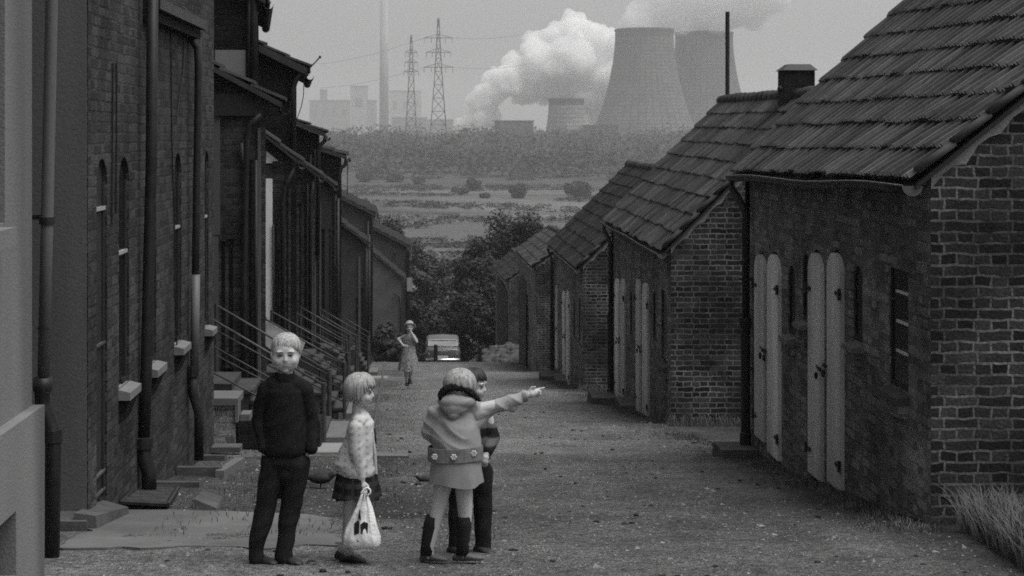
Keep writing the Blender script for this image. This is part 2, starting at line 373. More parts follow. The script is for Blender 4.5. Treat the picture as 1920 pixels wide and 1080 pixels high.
def clods():
    rnd = random.Random(8); mb = MB()
    for k in range(230):
        y = 9+rnd.random()**1.5*22; x = rnd.uniform(-1.9, 3.6); r = rnd.uniform(.008, .026); c = Vector((x, y, gz(y)+r*.15)); i = len(mb.v)
        mb.ell(c, r*rnd.uniform(.8, 1.5), r, r*rnd.uniform(.4, .7), 7, 5)
        for q in range(i, len(mb.v)): mb.v[q] += Vector((rnd.uniform(-1, 1), rnd.uniform(-1, 1), rnd.uniform(-.5, .5)))*r*.25
    o = mb.build('clods', mat('dark_clod', .02, .6, 20, 60, .95, .3), fix=False); tag(o, kind='stuff', label='dark stones and clods scattered on the street')
clods()

# ------------------------------------------------------------------ roofs of interlocking clay tiles
def tile_roof(mb, E0, E1, R0, R1, rows, tw, seed=0, lift=.035, sag=.02, back=False):
    E0, E1, R0, R1 = map(Vector, (E0, E1, R0, R1)); rnd = random.Random(seed)
    nrm = (E1-E0).cross(R0-E0).normalized()
    if nrm.z < 0: nrm = -nrm
    nc = max(2, int((E1-E0).length/tw)); L_ = (E1-E0).length
    prof = [(0, -.006), (.03, .034), (.16, .036), (.21, .004), (.36, .002), (.44, .020), (.54, .020), (.62, .002), (.90, .004), (.985, -.002), (1, -.02)]; mb.t = [] if mb.t is None else mb.t
    def S(u, v):
        p = (E0*(1-u)+E1*u)*(1-v)+(R0*(1-u)+R1*u)*v
        return p+nrm*(sag*noise.noise(Vector((u*L_*.55, v*2.0, seed)))-.0*abs(u-.5))
    for r in range(rows):
        wob = [noise.noise(Vector((c*.35, r*.8, seed+4)))*.045 for c in range(nc+1)]
        for c in range(nc):
            u0, u1 = c/nc, (c+1)/nc
            j = rnd.uniform(-.012, .012); tone = rnd.choice((-.28, -.15, 0, 0, .08, .2, .35))+rnd.uniform(-.1, .1); lf = lift*rnd.uniform(.75, 1.25)+(.02 if rnd.random() < .07 else 0)
            v0 = max(-.02, (r-.10)/rows+wob[c]/rows*2+j/rows*2); v1 = (r+1.0)/rows
            i = len(mb.v); tilt = rnd.uniform(-.014, .014); sk = rnd.uniform(-.05, .05)/nc
            for (t, h) in prof:
                u = u0+(u1-u0)*t
                a = S(u+sk, v0)+nrm*(lf+h+tilt*t+.012); b_ = S(u, v1)+nrm*(h+.004)
                mb.v += [a, b_, a-nrm*(lf*.9+.004)]
            for k in range(len(prof)-1):
                q = i+3*k; mb.f.append((q, q+3, q+4, q+1)); mb.f.append((q+2, q+5, q+3, q)); mb.t += [tone, tone]
    return mb
def ridge_tiles(mb, R0, R1, r=.11, n=12, seed=1):
    R0, R1 = Vector(R0), Vector(R1); rnd = random.Random(seed)
    for k in range(n):
        a = R0.lerp(R1, k/n-.02/n); b_ = R0.lerp(R1, (k+1)/n+.1/n); j = Vector((0, 0, rnd.uniform(-.01, .015)))
        mb.tube([a+j, b_+j], [r*1.04, r*.94], 10)
    return mb
def half_pipe(mb, a, b_, r=.065, n=8, sagf=.0, seed=0):
    """open half-round gutter with thickness"""
    a, b_ = Vector(a), Vector(b_); seg = 14; rows = []
    for k in range(seg+1):
        t = k/seg; p = a.lerp(b_, t)+Vector((0, 0, sagf*noise.noise(Vector((t*3.2, seed, 0)))))
        d = (b_-a).normalized(); s = d.cross(Vector((0, 0, 1))).normalized()
        ring = [p+(s*math.cos(math.pi+math.pi*q/n)+Vector((0, 0, 1))*math.sin(math.pi+math.pi*q/n))*r for q in range(n+1)]
        ring += [p+(s*math.cos(math.pi+math.pi*q/n)+Vector((0, 0, 1))*math.sin(math.pi+math.pi*q/n))*(r*.9) for q in range(n, -1, -1)]
        rows.append(ring)
    mb.loft(rows); return rows
def fold(a=.005, s=9, st=(1, 1, .5), seed=0):
    return lambda c: a*noise.noise(Vector((c.x*s*st[0], c.y*s*st[1], c.z*s*st[2]+seed)))+a*.5*noise.noise(Vector((c.x*s*2.3, c.y*s*2.3, c.z*s*1.6+seed)))
# ------------------------------------------------------------------ right row: four brick outbuildings and a far one
XW = 3.8
def Yat(px, X=XW): return X*F/(px-VX)
def Zat(py, D): return (VY-py)*D/F
def shed(lab, y0, y1, ze0, ze1, zr0, zr1, rows, doors, wins, seed, hw=2.3, front=None, splash=True, pipe=True, tilem='tile', endcap='gutter_edge', tall_base=.6):
    """y0 near gable, y1 far gable; ze eave heights, zr ridge heights (near, far)"""
    xb = XW+2*hw; xr = XW+hw; g0, g1 = gz(y0)-.3, gz(y1)-tall_base
    s = thing('brick_outbuilding', lab, 'outbuilding', (XW, y0, gz(y0)), 'brick outbuildings stepping down the right side')
    # front wall with openings (u = y, v = z)
    outer = [(y0, g0), (y1, g1), (y1, ze1+.02), (y0, ze0+.02)]
    holes = []
    for d in doors: holes.append(arch(d[0]-.03, d[1]+.03, d[2]+.0, d[3]+.03, .45))
    for wd in wins: holes.append(arch(*wd[:4], .5) if wd[4] else rect(*wd[:4]))
    wall(MB(), outer, holes, lambda u, v, d: (XW+d, u, v), .28).build('front_wall', M['brick_shed'], s)
    # gables
    def gab(y, ze, zr, g, dy, nm):
        pts = [(XW, y, g), (xb, y, g), (xb, y, ze), (xr, y, zr-.06), (XW, y, ze)]
        if dy > 0: pts = [(XW+.001 if p[0] == XW else p[0], p[1], p[2]) for p in pts]
        return MB().prism(pts, (0, dy, 0)).build(nm, M['brick_gable'], s)
    gab(y0-.004, ze0, zr0, g0, .28, 'gable_wall'); gab(y1+.004, ze1, zr1, g1, -.28, 'gable_wall')
    MB().box(xb-.28, xb, y0+.28, y1-.28, min(g0, g1), min(ze0, ze1)).build('back_wall', M['brick_shed'], s)
    MB().box(XW+.32, XW+.36, y0+.3, y1-.3, min(g0, g1), min(ze0, ze1)-.05).build('dark_backing', M['dark'], s)  # dark sheet behind the openings, stands in for the gloom inside
    # roof
    ov = .13; dz0 = (zr0-ze0)/hw*ov; dz1 = (zr1-ze1)/hw*ov; vy = .07
    E0 = (XW-ov, y0-vy, ze0-dz0+.06); E1 = (XW-ov, y1+vy, ze1-dz1+.06); R0 = (xr, y0-vy, zr0); R1 = (xr, y1+vy, zr1)
    F0 = (xb+ov, y0-vy, ze0-dz0+.06); F1 = (xb+ov, y1+vy, ze1-dz1+.06)
    rf = tile_roof(MB(), E0, E1, R0, R1, rows, .21, seed).build('roof', M[tilem], s, fix=False)
    tile_roof(MB(), F0, F1, R0, R1, rows, .42, seed+9).build('roof_back', M[tilem], s, fix=False)
    dk = MB(); dn = Vector((0, 0, -.045)); E0v, E1v, R0v, R1v, F0v, F1v = map(Vector, (E0, E1, R0, R1, F0, F1))
    dk.hexa([E0v+dn*1.9, R0v+dn*1.9, E1v+dn*1.9, R1v+dn*1.9, E0v+dn*1.0, R0v+dn*1.0, E1v+dn*1.0, R1v+dn*1.0]); dk.build('roof_boards', M['black_wood'], s)
    dk = MB(); dk.hexa([R0v+dn*1.9, F0v+dn*1.9, R1v+dn*1.9, F1v+dn*1.9, R0v+dn*1.0, F0v+dn*1.0, R1v+dn*1.0, F1v+dn*1.0]); dk.build('roof_boards', M['black_wood'], s)
    ridge_tiles(MB(), Vector(R0)+Vector((0, 0, .0)), Vector(R1), .12, int((y1-y0)/.4), seed).build('ridge_tiles', M['tile_dark'], s, smooth=True)
    # verge roll and ragged mortar under it
    v = MB(); nseg = rows
    for k in range(nseg):
        a = Vector(E0).lerp(Vector(R0), k/nseg); b_ = Vector(E0).lerp(Vector(R0), (k+1.06)/nseg); up = Vector((0, 0, .035))
        v.tube([a+up+Vector((0, 0, .02)), b_+up], [.034, .030], 8)
    v.build('verge_tiles', M['tile_dark'], s, smooth=True)
    rnd = random.Random(seed+5); mp = []; n = 26
    A = Vector((XW-.0, y0-.012, ze0+.02)); B = Vector((xr, y0-.012, zr0-.06))
    up_ = [A.lerp(B, k/n)+Vector((0, 0, -.012)) for k in range(n+1)]
    lo_ = [A.lerp(B, k/n)+Vector((0, 0, -.10-.07*abs(noise.noise(Vector((k*.9, seed, 0))))-(.05 if k % 3 == 0 else 0))) for k in range(n+1)]
    m_ = MB()
    for k in range(n): m_.prism([up_[k], up_[k+1], lo_[k+1], lo_[k]], (0, .02, 0))
    m_.build('verge_mortar', M['mortar'], s)
    # gutter, brackets, downpipe at the far end
    gt = MB(); ga = (XW-ov-.02, y0-.03, ze0-dz0-.0); gb = (XW-ov-.02, y1+.1, ze1-dz1)
    rws = half_pipe(gt, ga, gb, .07, 8, .035, seed)
    gut = gt.build('gutter', M['gutter'], s, smooth=True)
    bd = MB(); bd.tube([r[0]+Vector((-.002, 0, .002)) for r in rws], .007, 6); bd.build('bead', M['gutter_edge'], gut)
    ec = MB(); c = Vector(ga); ec.prism([c+Vector((math.cos(math.pi+math.pi*q/10)*.078, -.012, math.sin(math.pi+math.pi*q/10)*.078)) for q in range(11)], (0, .012, 0)); ec.build('end_cap', M['zinc'], gut)
    if pipe:
        px_ = XW-.085; yp = y1-.45; ztop = ze1-dz1-.05; zb = gz(yp)+.14; zm = zb+(ztop-zb)*.46
        dp = MB().tube([(XW-ov-.02, yp+.5, ztop+.02), (XW-ov-.03, yp+.45, ztop-.10), (px_+.0, yp+.05, ztop-.34), (px_, yp, ztop-.45), (px_, yp, zm)], .042, 12).build('downpipe', M['gutter'], s, smooth=True)
        lo = MB().tube([(px_, yp, zm+.06), (px_, yp, zm-.02), (px_, yp, zm-.10), (px_, yp, zb+.14), (px_, yp, zb+.13), (px_, yp, zb)], [.072, .072, .056, .056, .068, .068], 14)
        lo.build('lower_pipe', M['iron'], dp, smooth=False)
        for z in (zm+.5, zm-.55): MB().box(px_-.06, XW+.01, yp-.06, yp+.06, z, z+.03).build('bracket', M['iron'], dp)
    # doors: (u0, u1, v0, v1)
    k = 0
    for d in doors:
        u0, u1, v0, v1 = d[:4]; proud = -.02
        pts = arch(u0+.02, u1-.02, v0, v1, .42)
        dd = MB().prism([(XW-.035, a, b_) for a, b_ in pts], (.045, 0, 0)).build('door_leaf', M['door'], s)
        tag(dd, 'pale painted plank door leaf with pointed head')
        side = d[4]
        for zz in (v0+.22, v1-.38):
            h = MB(); ua, ub = (u0-.02, u0+.16) if side < 0 else (u1+.02, u1-.16)
            h.box(XW-.05, XW-.037, min(ua, ub), max(ua, ub), zz, zz+.035); h.box(XW-.058, XW-.037, (u0 if side < 0 else u1)-.02, (u0 if side < 0 else u1)+.03, zz-.035, zz+.07)
            h.build('hinge', M['iron'], dd)
        hy = u1-.03 if side < 0 else u0+.03
        l = MB().box(XW-.06, XW-.037, min(hy, hy-.09*side), max(hy, hy-.09*side), (v0+v1)/2-.02, (v0+v1)/2+.015); l.ell((XW-.07, hy, (v0+v1)/2-.07), .018, .03, .04, 10, 7); l.build('padlock', M['iron'], dd)
        if k % 2 == 0: l2 = MB().ell((XW-.065, hy, (v0+v1)/2+.02), .012, .02, .02, 8, 6).build('latch', M['zinc'], dd)
        k += 1
    # windows
    for wd in wins:
        u0, u1, v0, v1, ar, bars, sill = wd
        wn = MB().box(XW+.022, XW+.032, u0-.02, u1+.02, v0-.02, v1+.02).build('window', M['glass'], s)
        fr = MB(); fr.box(XW+.012, XW+.021, u0, u0+.03, v0, v1); fr.box(XW+.012, XW+.021, u1-.03, u1, v0, v1); fr.box(XW+.012, XW+.021, u0+.03, u1-.03, v0, v0+.04)
        fr.build('frame', M['black_wood'], wn)
        if bars:
            dv = (v1-v0)/(bars+1)
            for q in range(bars): z = v0+dv*(q+1)+.05; MB().box(XW-.004, XW+.011, u0+.0, u0+(u1-u0)*.62, z, z+.022).build('white_strip', M['white'], wn)  # short white strips across part of the pane
        if sill: 
            sl = MB().hexa([(XW-.10, u0-.03, v0-.085), (XW+.1, u0-.03, v0-.085), (XW-.10, u1+.03, v0-.085), (XW+.1, u1+.03, v0-.085), (XW-.10, u0-.03, v0-.04), (XW+.1, u0-.03, v0+.0), (XW-.10, u1+.03, v0-.04), (XW+.1, u1+.03, v0+.0)])
            sl.build('sill', M['stone' if sill == 1 else 'sill'], s)
            MB().box(XW-.075, XW-.001, u0+.0, u1-.0, v0-.2, v0-.087).build('sill_block', M['brick_shed'], s)
    return s, Vector(R0), Vector(R1)

def splash_block(x0, x1, y0, y1, h, lab):
    b_ = MB(); z0 = gz((y0+y1)/2)-.12; z1 = gz(y0)+h
    b_.hexa([(x0, y0, z0), (x1, y0, z0), (x0, y1, z0), (x1, y1, z0), (x0+.02, y0+.02, z1), (x1, y0+.02, z1), (x0+.02, y1-.02, z1), (x1, y1-.02, z1)])
    o = b_.build('stone_block', M['stone']); tag(o, lab, 'stone block', 'stone blocks along the sheds'); settle(o, ((x0+x1)/2, (y0+y1)/2, z0+.12)); return o
def dr(pa, pb, ptop, pbot, side, X=XW):
    ya, yb = Yat(pb, X), Yat(pa, X); ym = (ya+yb)/2
    return (ya, yb, Zat(pbot, ym), Zat(ptop, ym), side)
def wn(pa, pb, ptop, pbot, ar=1, bars=0, sill=0):
    ya, yb = Yat(pb), Yat(pa); ym = (ya+yb)/2
    return (ya, yb, Zat(pbot, ym), Zat(ptop, ym), ar, bars, sill)
# nearest shed
S1, r0, r1 = shed('nearest brick outbuilding, filling the right edge, with two pairs of pale doors and tiled roof', Yat(1745), 19.25, -.29, -.375, 1.62, 1.95, 9,
    [dr(1520, 1545, 474, 893, 1), dr(1556, 1583, 474, 912, -1), dr(1419, 1438, 477, 822, 1), dr(1443, 1465, 477, 855, -1)],
    [wn(1668, 1703, 505, 728, 0, 3, 1), wn(1600, 1617, 498, 640, 1, 0, 2), wn(1505, 1518, 476, 600, 1, 0, 2), wn(1478, 1491, 498, 627, 1, 0, 2)], 1)
S2, r0b, r1b = shed('second brick outbuilding with a chimney and flue pole, light mortar gable above the grass', Yat(1258), 33.3, -1.76, -1.72, .62, .68, 9,
    [dr(1195, 1202, 523, 770, 1), dr(1207, 1218, 530, 783, -1), dr(1155, 1162, 522, 742, 1), dr(1166, 1173, 522, 752, -1)],
    [wn(1240, 1251, 545, 680, 0, 0, 1), wn(1224, 1230, 545, 640, 1), wn(1181, 1186, 545, 630, 1)], 2)
S3, _, _ = shed('third brick outbuilding, partly hidden, with dark patched roof and one pale door pair', Yat(1093), 49.0, -3.25, -3.30, -.95, -.95, 9,
    [dr(1056, 1060, 545, 705, 1), dr(1063, 1069, 545, 718, -1), dr(1043, 1046, 535, 690, 1)],
    [wn(1085, 1090, 560, 650, 0), wn(1075, 1079, 560, 635, 1)], 3, tilem='tile_dark')
S4, _, _ = shed('fourth small brick outbuilding far down the right side with dark open doorway', Yat(1005), 68.0, -4.7, -4.9, -3.75, -4.0, 5,
    [], [wn(977, 992, 545, 700, 0)], 4, hw=1.3, tilem='tile', pipe=False, tall_base=1.5)
S5, _, _ = shed('furthest brick outbuilding on the right with tall black double doorway', 76.5, 92, -7.0, -7.6, -6.25, -6.7, 4,
    [], [(77.5, 88, -10.6, -7.6, 0, 0, 0)], 5, hw=1.0, tilem='tile_dark', pipe=False, tall_base=2)
for s_, y0_, y1_, zt_ in ((S4, 62.5, 67.0, -5.7), (S5, 77.3, 89.5, -7.75)):
    MB().prism([(XW-.03, a, b_) for a, b_ in ((y0_, gz(y0_)-.2), (y1_, gz(y1_)-.2), (y1_, zt_-.4), ((y0_+y1_)/2, zt_), (y0_, zt_-.1))], (.02, 0, 0)).build('dark_door', M['black_wood'], s_)
splash_block(XW-.45, XW-.005, 18.45, 19.0, .09, 'flat stone block under the downpipe of the nearest shed')
splash_block(XW-.55, XW-.005, 32.0, 33.0, .12, 'large stone block under the downpipe of the second shed')
splash_block(XW-.32, XW-.005, 29.2, 30.2, .10, 'stone doorstep at the second shed pale doors')
splash_block(XW-.50, XW-.005, 47.2, 48.4, .12, 'small stone block under the downpipe of the third shed')
splash_block(XW-.34, XW-.005, 43.6, 45.0, .10, 'stone doorstep at the third shed pale door')
# flue pole standing on the ridge end of shed two, and its chimney
p = P(1364, 190, 33.0); q = P(1364, 22, 33.0)
MB().tube([p+Vector((0, 0, -.3)), q], .045, 12).build('flue_pole', M['iron'], S2)
ch = MB(); c0 = Vector((XW+2.3, 26.6, 0)); zt = Zat(133, 26.6)
ch.box(c0.x-.25, c0.x+.25, c0.y-.25, c0.y+.25, .2, zt)
chm = ch.build('chimney', M['brick_black'], S2)
zt2 = Zat(121, 26.6); MB().hexa([(c0.x-.29, c0.y-.29, zt+.002), (c0.x+.29, c0.y-.29, zt+.002), (c0.x-.29, c0.y+.29, zt+.002), (c0.x+.29, c0.y+.29, zt+.002), (c0.x-.16, c0.y-.16, zt2), (c0.x+.2, c0.y-.16, zt2), (c0.x-.16, c0.y+.16, zt2), (c0.x+.2, c0.y+.16, zt2)]).build('chimney_cap', M['iron'], chm)
MB().ell((c0.x-.31, c0.y-.2, zt-.3), .05, .05, .05).build('insulator', M['iron'], chm)
# stone ramp before the far outbuilding
za = Zat(684, 71); rr_ = random.Random(77); rmp = thing('rubble_heap', 'pale rubble heap below the far black doorway on the right', 'rubble heap', (3.2, 72, za)); rb = MB()
for k in range(150):
    x = rr_.uniform(2.45, 4.3); y = rr_.uniform(70.8, 75.5); top = za+min(1, (x-2.4)/1.0)*.34+(y-71)*.02; r = rr_.uniform(.08, .2)
    rb.ell((x, y, top-r*.6-rr_.random()*.12), r*1.2, r, r*.8, 8, 6); rb.ell((x, y, top-.5), .3, .3, .4, 8, 6)
fuse(rb, 'stones', M['rubble'], rmp, .04, 1, fold(.03, 5))

# ------------------------------------------------------------------ left row
XL = -2.58
def YL(px, X=XL): return X*F/(px-VX)
def sill_box(mb, y0, y1, z, X, out=.11): 
    mb.hexa([(X-.05, y0, z-.10), (X+out, y0, z-.10), (X-.05, y1, z-.10), (X+out, y1, z-.10), (X-.05, y0, z), (X+out, y0, z-.035), (X-.05, y1, z), (X+out, y1, z-.035)]); return mb
# pale rendered house at the very left edge
h0 = thing('plastered_house', 'pale plastered house corner at the left edge with sill and cellar opening', 'house', (-2.37, 9.4, gz(9.4)))
X0 = -2.36; yE = YL(60, X0)
wz = lambda py, px: Zat(py, YL(px, X0))
o_ = [(3.0, -1.62), (yE, -1.62), (yE, 6.5), (3.0, 6.5)]
hl = [rect(7.6, YL(9, X0), wz(418, 9), 5.0)]
wall(MB(), o_, hl, lambda u, v, d: (X0-d, u, v), .35).build('street_wall', M['render_light'], h0)
pz = -1.615
wall(MB(), [(3.0, -3.1), (yE+.02, -3.1), (yE+.02, pz), (3.0, pz)], [rect(7.4, YL(27, X0+.06), -2.45, wz(940, 27))], lambda u, v, d: (X0+.07-d, u, v), .42).build('plinth', M['render_light'], h0)
MB().box(X0-8, X0-.3, yE-.3, yE-.002, -3, 6.4).build('end_wall', M['render'], h0)
MB().box(X0-.40, X0-.38, 7.3, 9.1, -2.6, 5.2).build('dark_room', M['dark'], h0)
w_ = MB().box(X0-.16, X0-.14, 7.55, YL(9, X0)+.03, wz(418, 9)-.02, 5.05).build('window', M['glass'], h0)
MB().box(X0-.13, X0-.10, YL(9, X0)-.06, YL(9, X0), wz(418, 9), 5).build('frame', M['black_wood'], w_)
sb = MB(); sb.box(X0-.1, X0+.11, 7.4, 8.72, wz(450, 30), wz(418, 30)); sb.build('sill', M['render_light'], h0)
MB().box(X0+.001, X0+.004, 6, 6.1, 0, 1).build('plaster_patch', M['render_light'], h0)
# its drainpipe
dp = thing('drainpipe', 'fat drainpipe on the left, pale metal above and black iron below', 'drainpipe', (-2.5, 10.2, gz(10.2)), 'drainpipes on the left houses')
a1 = 10.4
up_ = MB().tube([P(97, -300, a1), P(97, 0, a1), P(88, 430, a1), P(82, 705, a1)], .041, 14).build('upper_pipe', M['zinc'], dp, smooth=True)
MB().tube([P(88, 407, a1), P(88, 420, a1)], .052, 14).build('clamp', M['iron'], dp); MB().tube([P(83, 614, a1), P(83, 617, a1)], .044, 14).build('joint', M['iron'], dp)
MB().tube([P(80, 708, a1), P(80, 730, a1), P(79, 738, a1), P(80, 765, a1), P(95, 800, a1), P(100, 830, a1), P(96, 1100, a1)], [.063, .063, .05, .05, .05, .052, .052], 14).build('lower_pipe', M['iron'], dp, smooth=True)
MB().tube([P(99, 805, a1), P(99, 828, a1)], .063, 14).build('socket', M['iron'], dp)
MB().box(-2.9, -2.5, a1+.02, a1+.05, P(88, 412, a1).z, P(88, 412, a1).z+.03).build('bracket', M['iron'], dp)

# first brick house with narrow pointed windows
H1 = thing('brick_house', 'tall sooty brick house nearest on the left, rendered end wall and narrow pointed windows', 'house', (XL, 12.1, gz(12.1)), 'brick houses down the left side')
yA, yB = 12.1, YL(401); gA, gB = gz(yA)-.3, gz(yB)-.3
zt = -.20
def hwn(pa, pb, py0, X=XL):
    ya, yb = YL(pa, X), YL(pb, X); return ya, yb, Zat(py0, (ya+yb)/2)
sl = [hwn(181, 201, 950), hwn(223, 242, 722), hwn(277, 293, 682), hwn(327, 340, 643), hwn(384, 391, 612)]
holes = [arch(a, b_, c, zt, .55) for a, b_, c in sl]
wall(MB(), [(yA, gA), (yB, gB), (yB, 6.3), (yA, 6.3)], holes, lambda u, v, d: (XL-d, u, v), .32).build('front_wall', M['brick_house'], H1)
MB().box(XL-7, XL-.012, yA-.012, yA+.25, gA, 6.3).build('end_wall', M['render'], H1)
MB().box(XL-7, XL-.33, yB-.25, yB, gB, 6.3).build('far_wall', M['brick_black'], H1)
MB().box(XL-7.1, XL+.3, yA-.2, yB+.2, 6.301, 6.5).build('roof', M['tile_dark'], H1)
MB().box(XL-.36, XL-.33, yA+.3, yB-.3, gB, 1.5).build('inner_dark', M['dark'], H1)
for k, (a, b_, c) in enumerate(sl):
    nm = 'door' if k == 0 else 'window'
    g_ = MB().box(XL-.045, XL-.035, a-.02, b_+.02, c-.02, zt+.02).build(nm, M['black_wood' if k == 0 else 'glass'], H1)
    fr = MB(); fr.box(XL-.034, XL-.02, b_-.05, b_, c, zt-.2); fr.box(XL-.034, XL-.02, b_-.2, b_-.05, c, c+.05); fr.build('frame', M['black_wood'], g_)
    br = MB()
    for q in ((-.55, -.59) if k == 0 else ((-.93-.08*k, -.97-.08*k),)): pass
    zz = -.58 if k == 0 else (-.99 if k == 1 else -.95); br.box(XL-.034, XL-.012, a, b_, zz-.03, zz)
    br.build('transom', M['pale_trim'], g_)
    if k == 0:
        for zq in (-1.66, -2.68, -2.83): MB().box(XL-.034, XL-.012, a, b_, zq-.018, zq).build('door_step', M['stone'], H1)
    if k:
        s_ = MB(); sill_box(s_, a-.03, b_+.03, c+.01, XL, .10); s_.build('sill', M['sill'], H1)
        MB().prism([(XL-.02, a, c-.1), (XL+.09, a, c-.1), (XL-.02, a, c-.34)], (0, b_-a, 0)).build('sill_shadow', M['brick_black'], H1)  # dark wedge put under the sill in place of its shadow
MB().box(XL-.1, XL+.16, 14.4, 17.4, 1.12, 1.22).build('string_course', M['iron'], H1)
MB().box(XL-.1, XL+.10, 14.4, 17.35, 1.02, 1.118).build('string_moulding', M['brick_black'], H1)
MB().box(XL-.1, XL+.06, 14.3, yB+.05, gB, -2.55-.123*0).build('plinth', M['render'], H1) if False else None
mp = MB(); 
for (px0, px1, y0_, y1_) in ((283, 330, 862, 790),):
    pass
cbl = MB()
for pts in ([(209, 118), (208, 300), (207, 420)], [(216, 118), (216, 250), (215, 400)], [(318, 40), (320, 260), (325, 420), (326, 560), (331, 690)], [(344, 50), (341, 130), (332, 200), (329, 220)]):
    MB().tube([Vector((XL+.012, YL(a), Zat(b_, YL(a)))) for a, b_ in pts], .007, 6).build('cable', M['iron'], H1)
# base ledge and step by the corner
o = MB().box(-3.1, XL+.06, 11.75, 12.08, gz(12)-.2, gz(12)+.10).build('stone_ledge', M['stone']); tag(o, 'low stone ledge along the foot of the rendered end wall', 'ledge'); settle(o, (-2.8, 11.9, gz(12)))
o = MB().hexa([(XL-.05, 11.78, gz(12)-.1), (XL+.14, 11.78, gz(12)-.1), (XL-.05, 12.75, gz(12.7)-.1), (XL+.20, 12.75, gz(12.7)-.1), (XL-.04, 11.8, gz(12)+.15), (XL+.12, 11.8, gz(12)+.13), (XL-.04, 12.75, gz(12.7)+.12), (XL+.18, 12.75, gz(12.7)+.06)]).build('door_step', M['stone']); tag(o, 'worn stone step at the corner doorway of the first brick house', 'step'); settle(o, (XL, 12.2, gz(12.2)))
def pipe_thing(pts, D, r, lab, lower=None, parts=None):
    t_ = thing('drainpipe', lab, 'drainpipe', P(pts[-1][0], pts[-1][1], D), 'drainpipes on the left houses')
    MB().tube([P(a, b_, D) for a, b_ in pts], r, 12).build('upper_pipe', M['iron'], t_, smooth=True)
    if lower:
        lp = MB().tube([P(a, b_, D-.02) for a, b_ in lower], r*1.28, 12).build('lower_pipe', M['iron'], t_, smooth=True)
        a, b_ = lower[0]; MB().tube([P(a, b_-6, D-.02), P(a, b_+14, D-.02)], r*1.7, 12).build('socket', M['iron'], t_)
    return t_
pipe_thing([(287, -160), (284, 300), (274, 700), (270, 832)], 14.2, .052, 'dark full-height drainpipe between the pointed windows of the nearest brick house', [(269, 826), (270, 858), (279, 885), (280, 922)])
t_ = pipe_thing([(340, 60), (358, 72), (370, 90), (372, 130), (368, 400), (364, 690)], 17.1, .040, 'second drainpipe of the nearest brick house, curved at the top with a pale middle length', [(361, 692), (362, 740), (373, 775), (373, 862)])
MB().tube([P(367, 515, 17.08), P(364.5, 690, 17.08)], .047, 12).build('pale_sleeve', M['zinc'], t_, smooth=True)
# ------------------------------------------------------------------ the stepped houses further down on the left
def slits(par, y, xs_, mat_='glass'):
    """narrow windows in a wall facing up the street; xs_ = (px0, px1, py_top, py_bottom, sill)"""
    for (a, b_, t0, t1, s_) in xs_:
        p, q = P(a, t1, y), P(b_, t0, y)
        w_ = MB().prism([(u, y-.012, v) for u, v in arch(p.x, q.x, p.z, q.z, .8)], (0, .010, 0)).build('window', M['glass'], par)
        t = max(.02, (q.x-p.x)*.12); MB().box(p.x-t, q.x+t, y-.04, y-.002, q.z+.001, q.z+t).build('frame', M['black_wood'], w_)
        if s_:
            MB().box(p.x-.08, q.x+.08, y-.16, y-.001, p.z-.12, p.z-.01).build('sill', M['sill'], par)
def trims(par, y, xs_):
    for (a, b_, t0, t1, mm) in xs_:
        p, q = P(a, t1, y), P(b_, t0, y)
        MB().box(p.x, q.x, y-.06, y-.003, p.z, q.z).build('corner_board', M[mm], par)
def pipes(par, y, xs_):
    for (pts, r) in xs_:
        MB().tube([P(a, b_, y-.1) for a, b_ in pts], r, 10).build('downpipe', M['gutter'], par, smooth=True)
def row_house(name, lab, y, ylen, pxr, py_e, pxe, py_l, pxl, wallm, roofm, th=.10, ext=5, tip=0, extra=None, group=None, cut_roof=False):
    """block whose wall up the street stands at depth y; the right edge at pxr; the roof's sloping end runs from (pxl,py_l) down to the eave tip (pxe,py_e)"""
    xr_ = P(pxr, 0, y).x; g = gz(y+ylen)-1.0
    e = P(pxe, py_e, y); l = P(pxl, py_l, y); sl_ = (l.z-e.z)/(l.x-e.x)
    s = thing(name, lab, 'house', (xr_, y, gz(y)), group)
    k = (y+ylen)/y                                       # facade follows the bend of the street
    xl_ = xr_-ext; zf = lambda x: e.z+sl_*(x-e.x)
    def pts(yy, xo): return [(xl_+xo, yy, g), (xr_+xo, yy, g), (xr_+xo, yy, zf(xr_)-th), (xl_+xo, yy, zf(xl_)-th)]
    xo = xr_*(k-1)-.02
    a, b_ = pts(y, 0), pts(y+ylen, xo)
    mb = MB(); mb.loft([a, b_]); mb.build('wall', M[wallm], s)
    ov = .18
    r0 = [Vector((xl_, y-ov, zf(xl_)-th+.01)), Vector((e.x, y-ov, e.z-th+.01)), Vector((e.x, y-ov, e.z)), Vector((xl_, y-ov, zf(xl_)))]
    r1 = [v+Vector((xo*1.03, ylen+ov, 0)) for v in r0]
    rb = MB().loft([r0, r1]).build('roof', M[roofm], s)
    tl = tile_roof(MB(), r0[2]+Vector((0, 0, .005)), r1[2]+Vector((0, 0, .005)), r0[3]+Vector((0, 0, .005)), r1[3]+Vector((0, 0, .005)), max(4, int(ext/.4)), .3, int(y)).build('roof_tiles', M[roofm], s, fix=False)
    g_ = MB(); c0 = r0[1]+Vector((.05, 0, -.01)); c1 = r1[1]+Vector((.05, 0, -.01))
    half_pipe(g_, c0, c1, .075, 8, .02, int(y)); g_.build('gutter', M['gutter'], s, smooth=True)
    MB().box(xl_, e.x-.05, y-ov-.02, y-ov-.002, 0, 0) if False else None
    if extra: extra(s, y)
    return s
g1 = 'tall dark brick houses stepping down the left side'
g2 = 'low lean-to annexes between the left houses'
